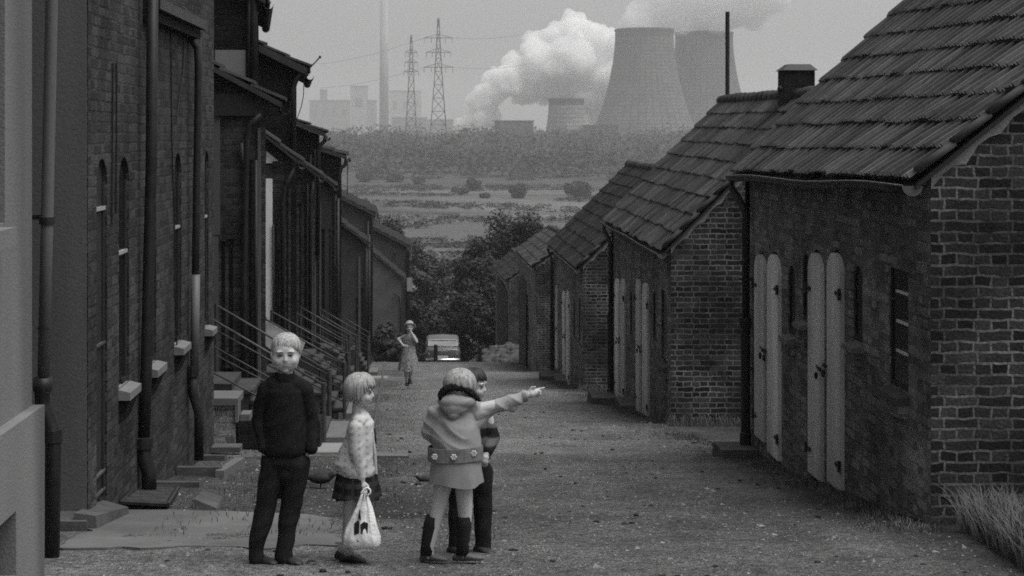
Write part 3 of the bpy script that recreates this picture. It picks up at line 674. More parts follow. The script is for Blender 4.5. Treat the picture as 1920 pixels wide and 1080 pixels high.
T2 = row_house('brick_house', 'second tall blackened brick house on the left, roof out of frame above', 24.6, 5.5, 485, -2, 500, -60, 400, 'brick_black', 'tile_dark', group=g1,
    extra=lambda s, y: (pipes(s, y, [([(478, -150), (476, 20), (475, 185)], .055), ([(468, -40), (467, 60), (466, 180)], .03)]),
                        trims(s, y, [(404, 461, 94, 152, 'pale_panel')])))
A2 = row_house('annex', 'first low annex on the left with pale corner strip and small windows behind the railings', 22.4, 2.0, 498, 192, 531, 122, 398, 'brick_mid', 'tile_dark', .09, group=g2,
    extra=lambda s, y: (MB().box(P(403, 0, y).x, P(497, 0, y).x, y-.10, y-.002, P(0, 217, y).z, P(0, 172, y).z-.03).build('underside_band', M['black_wood'], s),  # dark band standing in for the dark underside of the roof
        trims(s, y, [(399, 413, 218, 440, 'render'), (484, 489, 240, 800, 'render_dark'), (390, 410, 442, 745, 'render')]),
        slits(s, y, [(416, 422, 452, 735, 0), (430, 437, 448, 735, 0), (425, 436, 690, 730, 0)]),
        slits(s, y, [(467, 472, 300, 790, 0)]),
        pipes(s, y, [([(490, 215), (470, 232), (464, 262), (462, 310), (458, 540), (457, 800)], .045), ([(453, 268), (455, 300), (459, 320)], .035), ([(480, 300), (480, 790)], .025)])))
T3 = row_house('brick_house', 'third dark brick house on the left whose gutter tip and cable stand against the sky', 31.2, 5.2, 556, 128, 578, 80, 480, 'brick_black', 'tile_dark', .16, group=g1,
    extra=lambda s, y: (pipes(s, y, [([(570, 132), (556, 148), (549, 168), (549, 300)], .05), ([(546, 190), (546, 290)], .03)]),
        MB().tube([P(580, 128, y-.2), P(590, 118, y-.2), P(600, 107, y-.2)], .013, 6).build('antenna', M['iron'], s),
        MB().ell(P(600, 107, y-.2), .025, .02, .03).build('antenna_tip', M['iron'], s),
        MB().tube([P(575, 134, y-.2), P(570, 145, y-.2), P(569, 180, y-.2), P(565, 200, y-.2), P(556, 225, y-.2)], .008, 6).build('cable', M['iron'], s)))
A3 = row_house('annex', 'second low annex on the left with bright white painted corner strip and pale gable', 29.0, 1.6, 545, 303, 564, 250, 497, 'brick_mid', 'tile_dark', .07, group=g2,
    extra=lambda s, y: (trims(s, y, [(499, 511, 335, 600, 'white_dim'), (511.5, 526, 302, 312, 'black_wood')]),
        MB().prism([P(499, 283, y-.02), P(499, 306, y-.02), P(527, 306, y-.02)], (0, .018, 0)).build('gable_panel', M['white_dim'], s),
        slits(s, y, [(516, 519, 420, 700, 0), (521, 523.5, 470, 700, 0), (538, 541, 350, 700, 0)]),
        pipes(s, y, [([(553, 315), (535, 345), (530, 380), (530, 700)], .04), ([(512.5, 420), (513, 700)], .02)])))
T4 = row_house('brick_house', 'fourth dark brick house on the left with a pale hooked downpipe', 38.0, 5.0, 599, 249, 612, 226, 556, 'brick_black', 'tile_dark', .12, group=g1,
    extra=lambda s, y: (pipes(s, y, [([(611, 254), (609, 264), (601, 272), (597, 282), (596, 480)], .05)]), trims(s, y, [(590, 592.5, 280, 640, 'render'), (582, 584, 290, 640, 'render_dark')]),
        slits(s, y, [(568, 573, 330, 640, 0)])))
A4 = row_house('annex', 'third low annex on the left under a small lean-to roof', 36.0, 1.4, 590, 330, 601, 288, 548, 'brick_mid', 'tile_dark', .07, group=g2,
    extra=lambda s, y: (slits(s, y, [(562, 565, 380, 690, 0), (571, 574, 360, 690, 0)]), trims(s, y, [(576, 579, 345, 650, 'render_dark'), (584, 586, 400, 650, 'render')]),
        pipes(s, y, [([(588, 340), (583, 370), (581, 680)], .04)])))
T5 = row_house('brick_house', 'fifth dark brick house on the left with pale hooked downpipe beside the far wood', 47.0, 6.0, 640, 292, 651, 276, 599, 'brick_black', 'tile_dark', .12, group=g1,
    extra=lambda s, y: (pipes(s, y, [([(649, 298), (648, 308), (641, 314), (637, 324), (637, 420)], .055)]), slits(s, y, [(612, 616, 400, 690, 0)]),
        MB().tube([P(651.5, 298, y), P(651.5, 365, y)], .012, 6).build('cable', M['iron'], s)))
A5 = row_house('annex', 'fourth low annex on the left with two pale vertical wall strips', 44.5, 1.6, 622, 348, 628, 316, 588, 'render_mix', 'tile_dark', .07, group=g2,
    extra=lambda s, y: (slits(s, y, [(604, 609, 430, 690, 0), (618, 620, 430, 690, 0), (624, 626, 430, 690, 0)]), trims(s, y, [(596, 602, 380, 660, 'render_dark'), (628, 632, 365, 500, 'render')]),
        pipes(s, y, [([(634, 372), (633, 690)], .04), ([(593, 350), (593, 690)], .05)])))
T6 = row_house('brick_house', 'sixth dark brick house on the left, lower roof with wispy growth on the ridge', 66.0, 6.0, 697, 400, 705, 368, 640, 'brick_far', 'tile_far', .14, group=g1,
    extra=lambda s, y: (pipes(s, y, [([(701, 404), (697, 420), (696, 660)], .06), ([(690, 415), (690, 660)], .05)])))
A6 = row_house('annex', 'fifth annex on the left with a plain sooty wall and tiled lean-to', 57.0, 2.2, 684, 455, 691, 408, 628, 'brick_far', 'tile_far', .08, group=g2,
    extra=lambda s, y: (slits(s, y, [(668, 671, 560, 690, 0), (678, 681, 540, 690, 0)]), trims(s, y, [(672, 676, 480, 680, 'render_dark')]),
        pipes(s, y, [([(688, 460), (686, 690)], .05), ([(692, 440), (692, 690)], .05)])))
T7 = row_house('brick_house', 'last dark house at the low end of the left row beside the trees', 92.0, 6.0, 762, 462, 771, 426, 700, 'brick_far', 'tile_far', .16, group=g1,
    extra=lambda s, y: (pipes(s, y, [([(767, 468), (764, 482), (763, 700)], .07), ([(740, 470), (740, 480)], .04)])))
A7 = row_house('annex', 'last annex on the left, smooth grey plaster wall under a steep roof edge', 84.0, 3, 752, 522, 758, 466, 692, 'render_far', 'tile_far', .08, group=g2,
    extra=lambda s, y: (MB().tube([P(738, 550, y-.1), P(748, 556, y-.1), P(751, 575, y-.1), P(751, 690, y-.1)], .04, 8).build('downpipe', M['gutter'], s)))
o = MB().box(P(763, 0, 62).x, P(773, 0, 62).x, 62, 62.04, P(0, 546, 62).z, P(0, 521, 62).z)
sp = thing('street_sign', 'small pale blank board on a thin dark post behind the woman', 'sign', (P(766, 0, 62).x, 62, gz(62)))
o.build('board', M['pale_trim'], sp); MB().tube([(P(766, 0, 62).x, 62.07, gz(62)-.2), (P(766, 0, 62).x, 62.07, P(0, 470, 62).z)], .05, 8).build('post', M['iron'], sp)

# stone box and low wall beside the railings
bx = thing('area_wall', 'low brick area wall with a pale coping block left of the tall boy', 'wall', (P(415, 0, 20).x, 20, gz(20)))
yb = 19.7
def pb(mb, a, b_, c, d, y0, dy): p = P(a, d, y0); q = P(b_, c, y0); mb.box(p.x, q.x, y0, y0+dy, p.z, q.z); return mb
pb(MB(), 387, 440, 760, 840, yb, .5).build('brick_base', M['brick_shed'], bx)
pb(MB(), 385, 446, 747, 760, yb-.05, .6).build('coping', M['stone_pale'], bx); pb(MB(), 440.5, 446, 760.2, 792, yb-.05, .3).build('coping_end', M['stone_pale'], bx)
pb(MB(), 446.5, 600, 790, 842, yb+.1, .5).build('lower_wall', M['brick_black'], bx); pb(MB(), 450, 468, 777, 789.5, yb+.1, .3).build('coping_block', M['stone_pale'], bx)
pb(MB(), 384, 450, 839, 849, 18.9, .25).build('edge_slab', M['stone'], bx)
for (a, b_, c, d, yy, lab) in ((332, 414, 877, 884, 16.2, 'long thin kerb edging of the front bed at the foot of the second drainpipe'), (285, 377, 905, 912, 15.0, 'thin kerb edging of the bed behind the iron grating'), (380, 424, 855, 862, 18.0, 'short kerb edging next to the low area wall')):
    p = P(a, d, yy); q = P(b_, c, yy); o = MB().hexa([(p.x, yy, p.z-.1), (q.x, yy, p.z-.1), (p.x, yy+.1, p.z-.1), (q.x, yy+.1, p.z-.1), (p.x, yy+.01, q.z), (q.x-.02, yy, q.z+.005), (p.x, yy+.1, q.z), (q.x, yy+.1, q.z-.005)]).build('kerb_stone', M['stone']); tag(o, lab, 'kerb', 'kerb stones edging the left front beds'); settle(o, (p.x, yy, gz(yy)))
p = P(406, 884, 16.2); o = MB().hexa([(p.x, 16.1, p.z-.06), (p.x+.09, 16.1, p.z-.06), (p.x+.05, 17.3, p.z-.2), (p.x+.16, 17.3, p.z-.2), (p.x, 16.1, p.z+.03), (p.x+.09, 16.1, p.z+.03), (p.x+.05, 17.3, p.z-.08), (p.x+.16, 17.3, p.z-.08)]).build('kerb_stone', M['stone_pale']); tag(o, 'short pale kerb stone turning the corner of the front bed', 'kerb', 'kerb stones edging the left front beds'); settle(o, p)
# iron grating over the cellar light
gr = thing('cellar_grating', 'dark iron grating over the cellar light at the foot of the brick house', 'grating', (-2.25, 13.6, gz(13.6)))
gq = [Vector((G(228, 957)[0]+.0, 13.05, gz(13.05)+.07)), Vector((G(320, 957)[0]-.02, 13.05, gz(13.05)+.05)), Vector((G(345, 925)[0]-.06, 14.5, gz(14.5)+.05)), Vector((G(262, 920)[0]+.04, 14.5, gz(14.5)+.06))]
fr = MB()
for a, b_ in zip(gq, gq[1:]+gq[:1]): fr.tube([a, b_], .022, 6)
fr.build('grating_frame', M['iron'], gr); bs = MB()
for k in range(1, 26): t = k/26; bs.tube([gq[0].lerp(gq[1], t), gq[3].lerp(gq[2], t)], .008, 5)
for k in range(1, 5): t = k/5; bs.tube([gq[0].lerp(gq[3], t), gq[1].lerp(gq[2], t)], .008, 5)
bs.build('grating_bars', M['rail'], gr); MB().hexa([gq[0]-Vector((0, 0, .3)), gq[1]-Vector((0, 0, .3)), gq[3]-Vector((0, 0, .3)), gq[2]-Vector((0, 0, .3))]+[v-Vector((0, 0, .03)) for v in (gq[0], gq[1], gq[3], gq[2])]).build('pit', M['dark'], gr)
o = MB().hexa([(-1.95, 13.1, gz(13.1)-.1), (-1.7, 13.0, gz(13.1)-.1), (-1.98, 13.9, gz(13.9)-.1), (-1.75, 13.9, gz(13.9)-.1), (-1.93, 13.15, gz(13.1)+.08), (-1.74, 13.05, gz(13.1)+.03), (-1.96, 13.85, gz(13.9)+.10), (-1.78, 13.8, gz(13.9)+.05)]).build('kerb_stone', M['stone']); tag(o, 'broken kerb stone right of the iron grating', 'kerb', 'kerb stones edging the left front beds'); settle(o, (-1.85, 13.4, gz(13.4)))

# stairs with iron railings, running out from the doors towards the street
def stair(lab, y, pxa, pya, pxb, pyb, wy=1.0, n=5, mids=(48, 96), cloth=False, s1=None):
    A, B = P(pxa, pya, y), P(pxb, pyb, y); g = gz(y)
    s = thing('stair', lab, 'stair', (B.x, y, g), 'railed door stairs along the left row')
    x0, x1 = A.x-.1, B.x; ht = (A.z-g)-.9; ht = max(.5, ht)
    st = MB()
    for k in range(n):
        xa = x0+.45+(x1-x0-.45)*k/n; xb_ = x0+.45+(x1-x0-.45)*(k+1)/n; st.box(xa-.02, xb_, y+.06, y+wy-.06, g-.5, g+ht*(1-(k+1)/(n+1)))
    st.box(x0-.5, x0+.45, y+.05, y+wy-.05, g-.5, g+ht); st.build('steps', M['stone_dark'], s)
    tr = MB()
    for k in range(n):
        xa = x0+.45+(x1-x0-.45)*k/n; xb_ = x0+.45+(x1-x0-.45)*(k+1)/n; tr.box(xa-.0, xb_+.03, y+.04, y+wy-.04, g+ht*(1-(k+1)/(n+1))+.002, g+ht*(1-(k+1)/(n+1))+.045)
    tr.build('treads', M['stone_dark'], s)
    MB().box(x1-.10, x1+.32, y-.02, y+wy, g-.2, g+.10).build('bottom_step', M['stone_pale'], s)
    for j, yy in enumerate((y, y+wy)):
        rl = MB(); rl.tube([Vector((A.x, yy, A.z)), Vector((B.x, yy, B.z))], .016, 8); r_ = rl.build('handrail', M['rail_pale'], s, smooth=True)
        for m in mids:
            dz = m*y/F; MB().tube([Vector((A.x, yy, A.z-dz)), Vector((B.x, yy, B.z-dz*.86))], .012, 8).build('middle_rail', M['rail'], s, smooth=True)
        for t, r in ((1, .032), (0, .026)):
            q = Vector((A.x, yy, A.z)).lerp(Vector((B.x, yy, B.z)), t); MB().tube([Vector((q.x, yy, g-.1)), q+Vector((0, 0, .03))], r, 8).build('post', M['rail'], s)
    return s
stair('nearest railed stair on the left, descending behind the tall boy', 20.6, 383, 590, 607, 722, 1.15, mids=(50, 100))
SX = stair('second railed stair on the left with pale board hung on its railing', 26.6, 497, 598, 646, 682, 1.1, mids=(42, 84))
stair('third railed stair on the left further down the row', 34.0, 556, 587, 650, 640, 1.1, mids=(36, 72))
stair('fourth railed stair on the left in front of the plain annex', 43.0, 600, 590, 668, 630, 1.1, mids=(28, 56))
stair('fifth railed stair on the left, small and far down the row', 53.0, 645, 605, 690, 632, 1.1, mids=(20, 40))
a, b_, c, d = P(498, 601, 26.5), P(572, 643, 26.5), P(556, 690, 26.5), P(498, 648, 26.5)
cb = MB(); n = 10; gr_ = []
for j in range(n+1):
    for i in range(n+1):
        u, v = i/n, j/n; p = (a*(1-u)+b_*u)*(1-v)+(d*(1-u)+c*u)*v; p.y += .02*noise.noise(p*5); gr_.append(p)
cb.v = gr_+[p+Vector((0, .012, 0)) for p in gr_]; K = (n+1)**2
for j in range(n):
    for i in range(n): q = (j*(n+1)+i, j*(n+1)+i+1, (j+1)*(n+1)+i+1, (j+1)*(n+1)+i); cb.f += [q, tuple(k+K for k in q[::-1])]
for rim in [[i for i in range(n+1)], [n*(n+1)+i for i in range(n+1)], [j*(n+1) for j in range(n+1)], [j*(n+1)+n for j in range(n+1)]]:
    for q, r in zip(rim, rim[1:]): cb.f.append((q, r, r+K, q+K))
o = cb.build('cloth', M['cloth_grey']); tag(o, 'grey cloth panel hung on the second stair railing behind the tall boy head', 'cloth'); settle(o, d)

# ------------------------------------------------------------------ bollards before the car
for (px_, pt, lab) in ((817, 646, 'thin dark bollard standing in front of the car'), (900, 649, 'short dark bollard right of the car near the ramp')):
    y = 69.0; a = P(px_, pt, y); bo = thing('bollard', lab, 'bollard', (a.x, y, gz(y)), 'bollards at the end of the street')
    MB().tube([(a.x, y, gz(y)-.1), (a.x, y, a.z-.06)], .085, 12).build('post', M['iron'], bo); MB().ell((a.x, y, a.z-.05), .09, .09, .06).build('post_cap', M['iron'], bo)

# ------------------------------------------------------------------ car seen from behind
M['car'] = mat('dark_car_paint', .07, .1, 2, 20, .28, 0, spec=.6); M['car_roof'] = mat('car_roof_paint', .10, .1, 2, 20, .45, 0, spec=.4); M['car_rim'] = mat('pale_window_rim', .5, .1, 2, 20, .4, 0)
M['chrome'] = mat('chrome', .75, .05, 2, 20, .18, 0, metal=1.0); M['car_glass'] = mat('car_window_glass', .20, .1, 2, 20, .12, 0, metal=.2, spec=.9)
M['rubber'] = mat('tyre_rubber', .02, .2, 9, 40, .85, .1); M['lamp'] = mat('tail_lamp_glass', .25, .1, 9, 30, .25, 0, spec=.7); M['plate'] = mat('number_plate', .5, .1, 9, 30, .5, 0)
cx = P(830.5, 0, 75).x; cy = 75.0; cz = -11.0
car = thing('parked_car', 'dark old saloon car with pale roof seen from behind at the end of the street', 'car', (cx, cy, cz))
def sect(y, hw_, z0, z1, zr=None, hr=None):
    """lower body ring"""
    pts = [(-hw_*.90, z0), (-hw_, z0+.12), (-hw_*1.0, z1-.22), (-hw_*.95, z1-.05), (-hw_*.82, z1), (0, z1+.03), (hw_*.82, z1), (hw_*.95, z1-.05), (hw_, z1-.22), (hw_, z0+.12), (hw_*.90, z0)]
    return [(cx+a, cy+y, cz+b_) for a, b_ in pts]
body = MB().loft([sect(0, .74, .36, .84), sect(.08, .81, .30, .90), sect(.9, .83, .24, .94), sect(2.2, .81, .24, .95), sect(3.4, .80, .24, .93), sect(4.1, .74, .3, .84), sect(4.2, .66, .36, .76)]).build('body', M['car'], car, smooth=True)
def csect(y, hw_, z0, z1, ins=.12):
    pts = [(-hw_, z0), (-hw_+ins*.55, z0+(z1-z0)*.6), (-hw_+ins, z1-.05), (-hw_+ins+.08, z1), (0, z1+.035), (hw_-ins-.08, z1), (hw_-ins, z1-.05), (hw_-ins*.55, z0+(z1-z0)*.6), (hw_, z0)]
    return [(cx+a, cy+y, cz+b_) for a, b_ in pts]
MB().loft([csect(.62, .77, .93, .95, .06), csect(.96, .77, .93, 1.20, .05), csect(1.2, .79, .93, 1.245, .05), csect(2.4, .79, .93, 1.25, .05), csect(2.75, .77, .93, 1.2, .05), csect(3.2, .76, .93, .95, .05)]).build('cabin', M['car_roof'], car, smooth=True)
MB().hexa([(cx-.66, cy+.60, cz+.975), (cx+.66, cy+.60, cz+.99), (cx-.66, cy+.66, cz+.975), (cx+.66, cy+.66, cz+.99), (cx-.65, cy+.87, cz+1.175), (cx+.65, cy+.87, cz+1.175), (cx-.65, cy+.94, cz+1.175), (cx+.65, cy+.94, cz+1.175)]).build('rear_window', M['car_glass'], car)
for sx in (-1, 1):
    MB().hexa([(cx+sx*.735, cy+1.15, cz+.96), (cx+sx*.79, cy+1.15, cz+.96), (cx+sx*.735, cy+2.9, cz+.96), (cx+sx*.79, cy+2.9, cz+.96), (cx+sx*.70, cy+1.3, cz+1.17), (cx+sx*.755, cy+1.3, cz+1.17), (cx+sx*.70, cy+2.6, cz+1.17), (cx+sx*.755, cy+2.6, cz+1.17)]).build('side_window', M['car_glass'], car)
    MB().ell((cx+sx*.66, cy+.02, cz+.66), .055, .03, .10).build('tail_lamp', M['lamp'], car)
    for yy in (.75, 3.4):
        wh = MB().tube([(cx+sx*.60, cy+yy, cz+.31), (cx+sx*.78, cy+yy, cz+.31)], .31, 20).build('wheel', M['rubber'], car)
        MB().tube([(cx+sx*.775, cy+yy, cz+.31), (cx+sx*.79, cy+yy, cz+.31)], .17, 16).build('hubcap', M['chrome'], wh)
MB().tube([(cx-.80, cy+.12, cz+.40), (cx-.76, cy-.07, cz+.40), (cx, cy-.11, cz+.40), (cx+.76, cy-.07, cz+.40), (cx+.80, cy+.12, cz+.40)], .055, 10).build('rear_bumper', M['chrome'], car, smooth=True)
MB().box(cx-.24, cx+.24, cy-.02, cy-.005, cz+.47, cz+.58).build('number_plate', M['plate'], car)
MB().tube([(cx-.67, cy+.59, cz+.97), (cx-.66, cy+.87, cz+1.2), (cx, cy+.86, cz+1.225), (cx+.66, cy+.87, cz+1.2), (cx+.67, cy+.59, cz+.97)], .022, 8).build('window_rim', M['car_rim'], car)
MB().tube([(cx-.68, cy+.56, cz+.965), (cx, cy+.54, cz+.985), (cx+.68, cy+.56, cz+.965)], .03, 8).build('window_trim', M['chrome'], car)
MB().tube([(cx-.3, cy-.0, cz+.80), (cx+.3, cy-.0, cz+.80)], .012, 6).build('boot_handle', M['chrome'], car)
# ------------------------------------------------------------------ people
M['skin'] = mat('skin', .46, .08, 6, 60, .6, .08, .002); M['skin_dim'] = mat('skin_legs', .27, .12, 8, 50, .6, .08, .002)
M['hair_blond'] = mat('blond_hair', .34, .6, 70, 160, .45, .5, .004, streak=True); M['hair_light'] = mat('light_hair', .30, .6, 70, 160, .45, .5, .004, streak=True); M['hair_dark'] = mat('dark_hair', .03, .4, 60, 160, .5, .4, .004)
M['sweater_black'] = mat('black_wool', .013, .35, 30, 160, .95, .6, .004, spec=.1); M['trouser_dark'] = mat('dark_trousers', .016, .3, 12, 120, .9, .3, .004, spec=.15)
M['leather'] = mat('dark_leather', .028, .3, 10, 60, .5, .2); M['shoe_pale'] = mat('pale_shoe', .10, .2, 10, 60, .6, .2)
M['jacket'] = mat('light_cotton_jacket', .30, .14, 9, 120, .9, .3, .003); M['skirt_pale'] = mat('pale_skirt', .23, .14, 9, 120, .9, .3, .003)
M['fur'] = mat('black_fur', .008, .4, 60, 200, .95, .9, .01); M['band'] = mat('embroidered_band', .17, .4, 30, 150, .9, .4, .003)
M['eye'] = mat('dark_eye', .015, .1, 5, 5, .3, 0); M['lip'] = mat('lip', .20, .1, 5, 40, .5, 0); M['brow'] = mat('brow', .14, .2, 40, 90, .8, 0)
M['petal'] = mat('white_petal', .5, .1, 30, 90, .9, .2); M['sock_black'] = mat('black_sock', .012, .3, 40, 120, .95, .3); M['sock_white'] = mat('white_sock', .4, .1, 40, 120, .95, .3)
M['straw'] = mat('straw_hat', .3, .25, 60, 120, .9, .4)
def pattern(name, kind, a, b_, sx, sz):
    m = bpy.data.materials.new(name); m.use_nodes = True; t = m.node_tree; N = t.nodes; L = t.links
    b = N['Principled BSDF']; b.inputs['Roughness'].default_value = .95; b.inputs['Specular IOR Level'].default_value = .1
    tc = N.new('ShaderNodeTexCoord'); sp = N.new('ShaderNodeSeparateXYZ'); 
    wn = N.new('ShaderNodeTexNoise'); wn.inputs['Scale'].default_value = 9; L.new(tc.outputs['Object'], wn.inputs[0])
    ws = N.new('ShaderNodeVectorMath'); ws.operation = 'SCALE'; ws.inputs['Scale'].default_value = .02; L.new(wn.outputs['Color'], ws.inputs[0])
    wa = N.new('ShaderNodeVectorMath'); L.new(tc.outputs['Object'], wa.inputs[0]); L.new(ws.outputs[0], wa.inputs[1]); L.new(wa.outputs[0], sp.inputs[0])
    def stripe(o, s, th):
        w_ = N.new('ShaderNodeMath'); w_.operation = 'MULTIPLY'; L.new(o, w_.inputs[0]); w_.inputs[1].default_value = s*2*math.pi
        s_ = N.new('ShaderNodeMath'); s_.operation = 'SINE'; L.new(w_.outputs[0], s_.inputs[0])
        r = N.new('ShaderNodeMapRange'); L.new(s_.outputs[0], r.inputs[0]); r.inputs[1].default_value = th-.35; r.inputs[2].default_value = th+.35; return r.outputs[0]
    h = stripe(sp.outputs[2], sz, .3)
    if kind == 'check':
        v = stripe(sp.outputs[0], sx, .3); mm = N.new('ShaderNodeMath'); mm.operation = 'MULTIPLY'; L.new(h, mm.inputs[0]); L.new(v, mm.inputs[1]); f = mm.outputs[0]
    elif kind == 'plaid':
        v = stripe(sp.outputs[0], sx, .7); mm = N.new('ShaderNodeMath'); mm.operation = 'MAXIMUM'; L.new(h, mm.inputs[0]); L.new(v, mm.inputs[1]); f = mm.outputs[0]
    elif kind == 'stripe': f = h
    else:
        vo = N.new('ShaderNodeTexVoronoi'); vo.inputs['Scale'].default_value = sx; L.new(tc.outputs['Object'], vo.inputs[0]); r = N.new('ShaderNodeMapRange'); L.new(vo.outputs['Distance'], r.inputs[0]); r.inputs[1].default_value = .25; r.inputs[2].default_value = .5; f = r.outputs[0]
    mx = N.new('ShaderNodeMapRange'); L.new(f, mx.inputs[0]); mx.inputs[3].default_value = a; mx.inputs[4].default_value = b_; L.new(mx.outputs[0], b.inputs['Base Color'])
    n2 = N.new('ShaderNodeTexNoise'); n2.inputs['Scale'].default_value = 140; L.new(tc.outputs['Object'], n2.inputs[0])
    bp = N.new('ShaderNodeBump'); bp.inputs['Strength'].default_value = .5; bp.inputs['Distance'].default_value = .004; L.new(n2.outputs[0], bp.inputs['Height']); L.new(bp.outputs[0], b.inputs['Normal'])
    return m
M['knit'] = pattern('white_knit', 'check', .50, .34, 22, 24); M['plaid'] = pattern('dark_plaid', 'plaid', .014, .038, 16, 14)
M['striped'] = pattern('striped_sweater', 'stripe', .015, .10, 1, 9.5); M['floral'] = pattern('patterned_dress', 'floral', .10, .26, 16, 1)
def fold(a=.005, s=9, st=(1, 1, .5), seed=0):
    return lambda c: a*noise.noise(Vector((c.x*s*st[0], c.y*s*st[1], c.z*s*st[2]+seed)))+a*.5*noise.noise(Vector((c.x*s*2.3, c.y*s*2.3, c.z*s*1.6+seed)))
def torso(mb, J, rows):
    mb.loft([[J(cx_, py)+Vector((math.cos(2*math.pi*k/28)*rx, math.sin(2*math.pi*k/28)*ry, 0)) for k in range(28)] for py, cx_, rx, ry in rows])
def drape(a, ax=0, seed=0, s=1.0):
    """cloth wrinkles: ridged, slanted bands over soft bulges"""
    def f(c):
        u = Vector((c.x*4*s+c.z*ax*3*s, c.y*4*s, c.z*13*s-c.x*ax*9*s+seed)); v = Vector((c.x*9*s, c.y*7*s, c.z*5*s+seed*2))
        return a*(.5-1.6*abs(noise.noise(u)))+a*.7*noise.noise(v)
    return f
def locks(mb, c, r, az0, az1, n, zlen, seed, top=(0, 0, 1), w_=.007, lift=1.012, part=0):
    n = int(n*1.9); w_ *= .55
    """strands of hair falling from the crown over an ellipsoid head; zlen(az) = polar angle reached"""
    rnd = random.Random(seed); c = Vector(c); rx, ry, rz = r
    for k in range(n):
        az = az0+(az1-az0)*(k+rnd.random())/n; end = zlen(az)*rnd.uniform(.84, 1.12); st = rnd.uniform(.02, .35)
        pts = []; rs = []; wob = rnd.uniform(-.16, .16)
        for q in range(7):
            t = q/6; th = st+(end-st)*t; a = az+wob*t; f = lift*(.97+.05*math.sin(t*3.0))
            if th <= math.pi/2: p = Vector((rx*math.sin(th)*math.cos(a), ry*math.sin(th)*math.sin(a), rz*math.cos(th)))*f
            else: e = th-math.pi/2; p = Vector((rx*math.cos(a)*f*(1-.05*e), ry*math.sin(a)*f*(1-.05*e), -e*rz*.9))
            pts.append(c+p); rs.append(w_*(.8+.4*math.sin(t*math.pi))*(1 if q < 6 else .35))
        mb.tube(pts, rs, 5)
    return mb
def fingers(mb, wrist, d, side, s=1.0, curl=.6, point=False, down=Vector((0, 0, -1))):
    """hand at wrist: d towards the fingertips, side towards the thumb, palm faces down x"""
    d = d.normalized(); side = (side-d*side.dot(d)).normalized(); nrm = d.cross(side).normalized()
    pl = wrist+d*.035*s
    mb.ell(pl, .03*s, .03*s, .03*s, 10, 7); mb.cap(wrist, wrist+d*.062*s, .022*s, .026*s)
    for k, (o, ln) in enumerate(((.024, .062), (.008, .068), (-.008, .063), (-.023, .05))):
        b0 = wrist+d*.062*s+side*o*s; cu = curl*(1 if not (point and k == 0) else .05)
        d1 = (d*math.cos(cu)+nrm*math.sin(cu)).normalized(); d2 = (d*math.cos(cu*2.3)+nrm*math.sin(cu*2.3)).normalized(); d3 = (d*math.cos(cu*3.4)+nrm*math.sin(cu*3.4)).normalized()
        p1 = b0+d1*ln*.45*s; p2 = p1+d2*ln*.35*s; p3 = p2+d3*ln*.3*s
        mb.chain([b0, p1, p2, p3], [.0095*s, .0088*s, .0082*s, .007*s])
    t0 = wrist+d*.02*s+side*.022*s; t1 = t0+(side*.6+d*.6+nrm*.3).normalized()*.032*s; t2 = t1+(d*.8+nrm*.5).normalized()*.026*s
    mb.chain([t0, t1, t2], [.012*s, .010*s, .008*s])
def head(mb, c, s, fwd, chub=1.0):
    """head surface pieces: c centre of the skull, s scale (1 = child head .2 m tall), fwd facing direction"""
    fwd = Vector(fwd).normalized(); up = Vector((0, 0, 1)); rt = fwd.cross(up).normalized(); up = rt.cross(fwd).normalized()
    Mx = Matrix((rt, fwd, up)).transposed()
    q = lambda x, y, z: Vector(c)+Mx@Vector((x*s, y*s, z*s))
    mb.ell(q(0, -.012, .018), .080*s, .092*s, .088*s, 18, 12, Mx)
    mb.ell(q(0, .018, -.035), .064*s*chub, .066*s, .070*s, 16, 11, Mx)
    for k in (-1, 1):
        mb.ell(q(k*.033, .055, -.034), .027*s*chub, .024*s, .027*s, 10, 8, Mx); mb.ell(q(k*.079, -.008, -.012), .010*s, .017*s, .026*s, 8, 8, Mx)
        mb.ell(q(k*.03, .068, .022), .026*s, .014*s, .008*s, 8, 6, Mx)
    mb.ell(q(0, .080, -.022), .011*s, .013*s, .016*s, 8, 6, Mx); mb.cap(q(0, .074, .01), q(0, .086, -.026), .006*s, .010*s)
    mb.ell(q(0, .062, -.058), .026*s, .018*s, .012*s, 10, 7, Mx); mb.ell(q(0, .052, -.088), .022*s, .020*s, .018*s, 10, 7, Mx)
    return q, Mx, rt, fwd, up
def face(p, q, Mx, s, dark=True):
    for k in (-1, 1):
        e = MB().ell(q(k*.030, .0745, .002), .0165*s, .005*s, .0046*s, 10, 7, Mx).build('eye', M['eye'], p, smooth=True)
        MB().tube([q(k*.044, .068, .018), q(k*.03, .081, .023), q(k*.014, .081, .020)], .0028*s, 6).build('eyebrow', M['brow'], p)
    MB().tube([q(-.021, .073, -.056), q(-.008, .0805, -.0575), (q(0, .081, -.0585)), q(.008, .0805, -.0575), q(.021, .073, -.056)], [.0015*s, .0034*s, .0036*s, .0034*s, .0015*s], 6).build('lips', M['lip'], p)
    for k in (-1, 1): MB().ell(q(k*.006, .090, -.031), .0028*s, .002*s, .002*s, 6, 5, Mx).build('nostril', M['eye'], p)
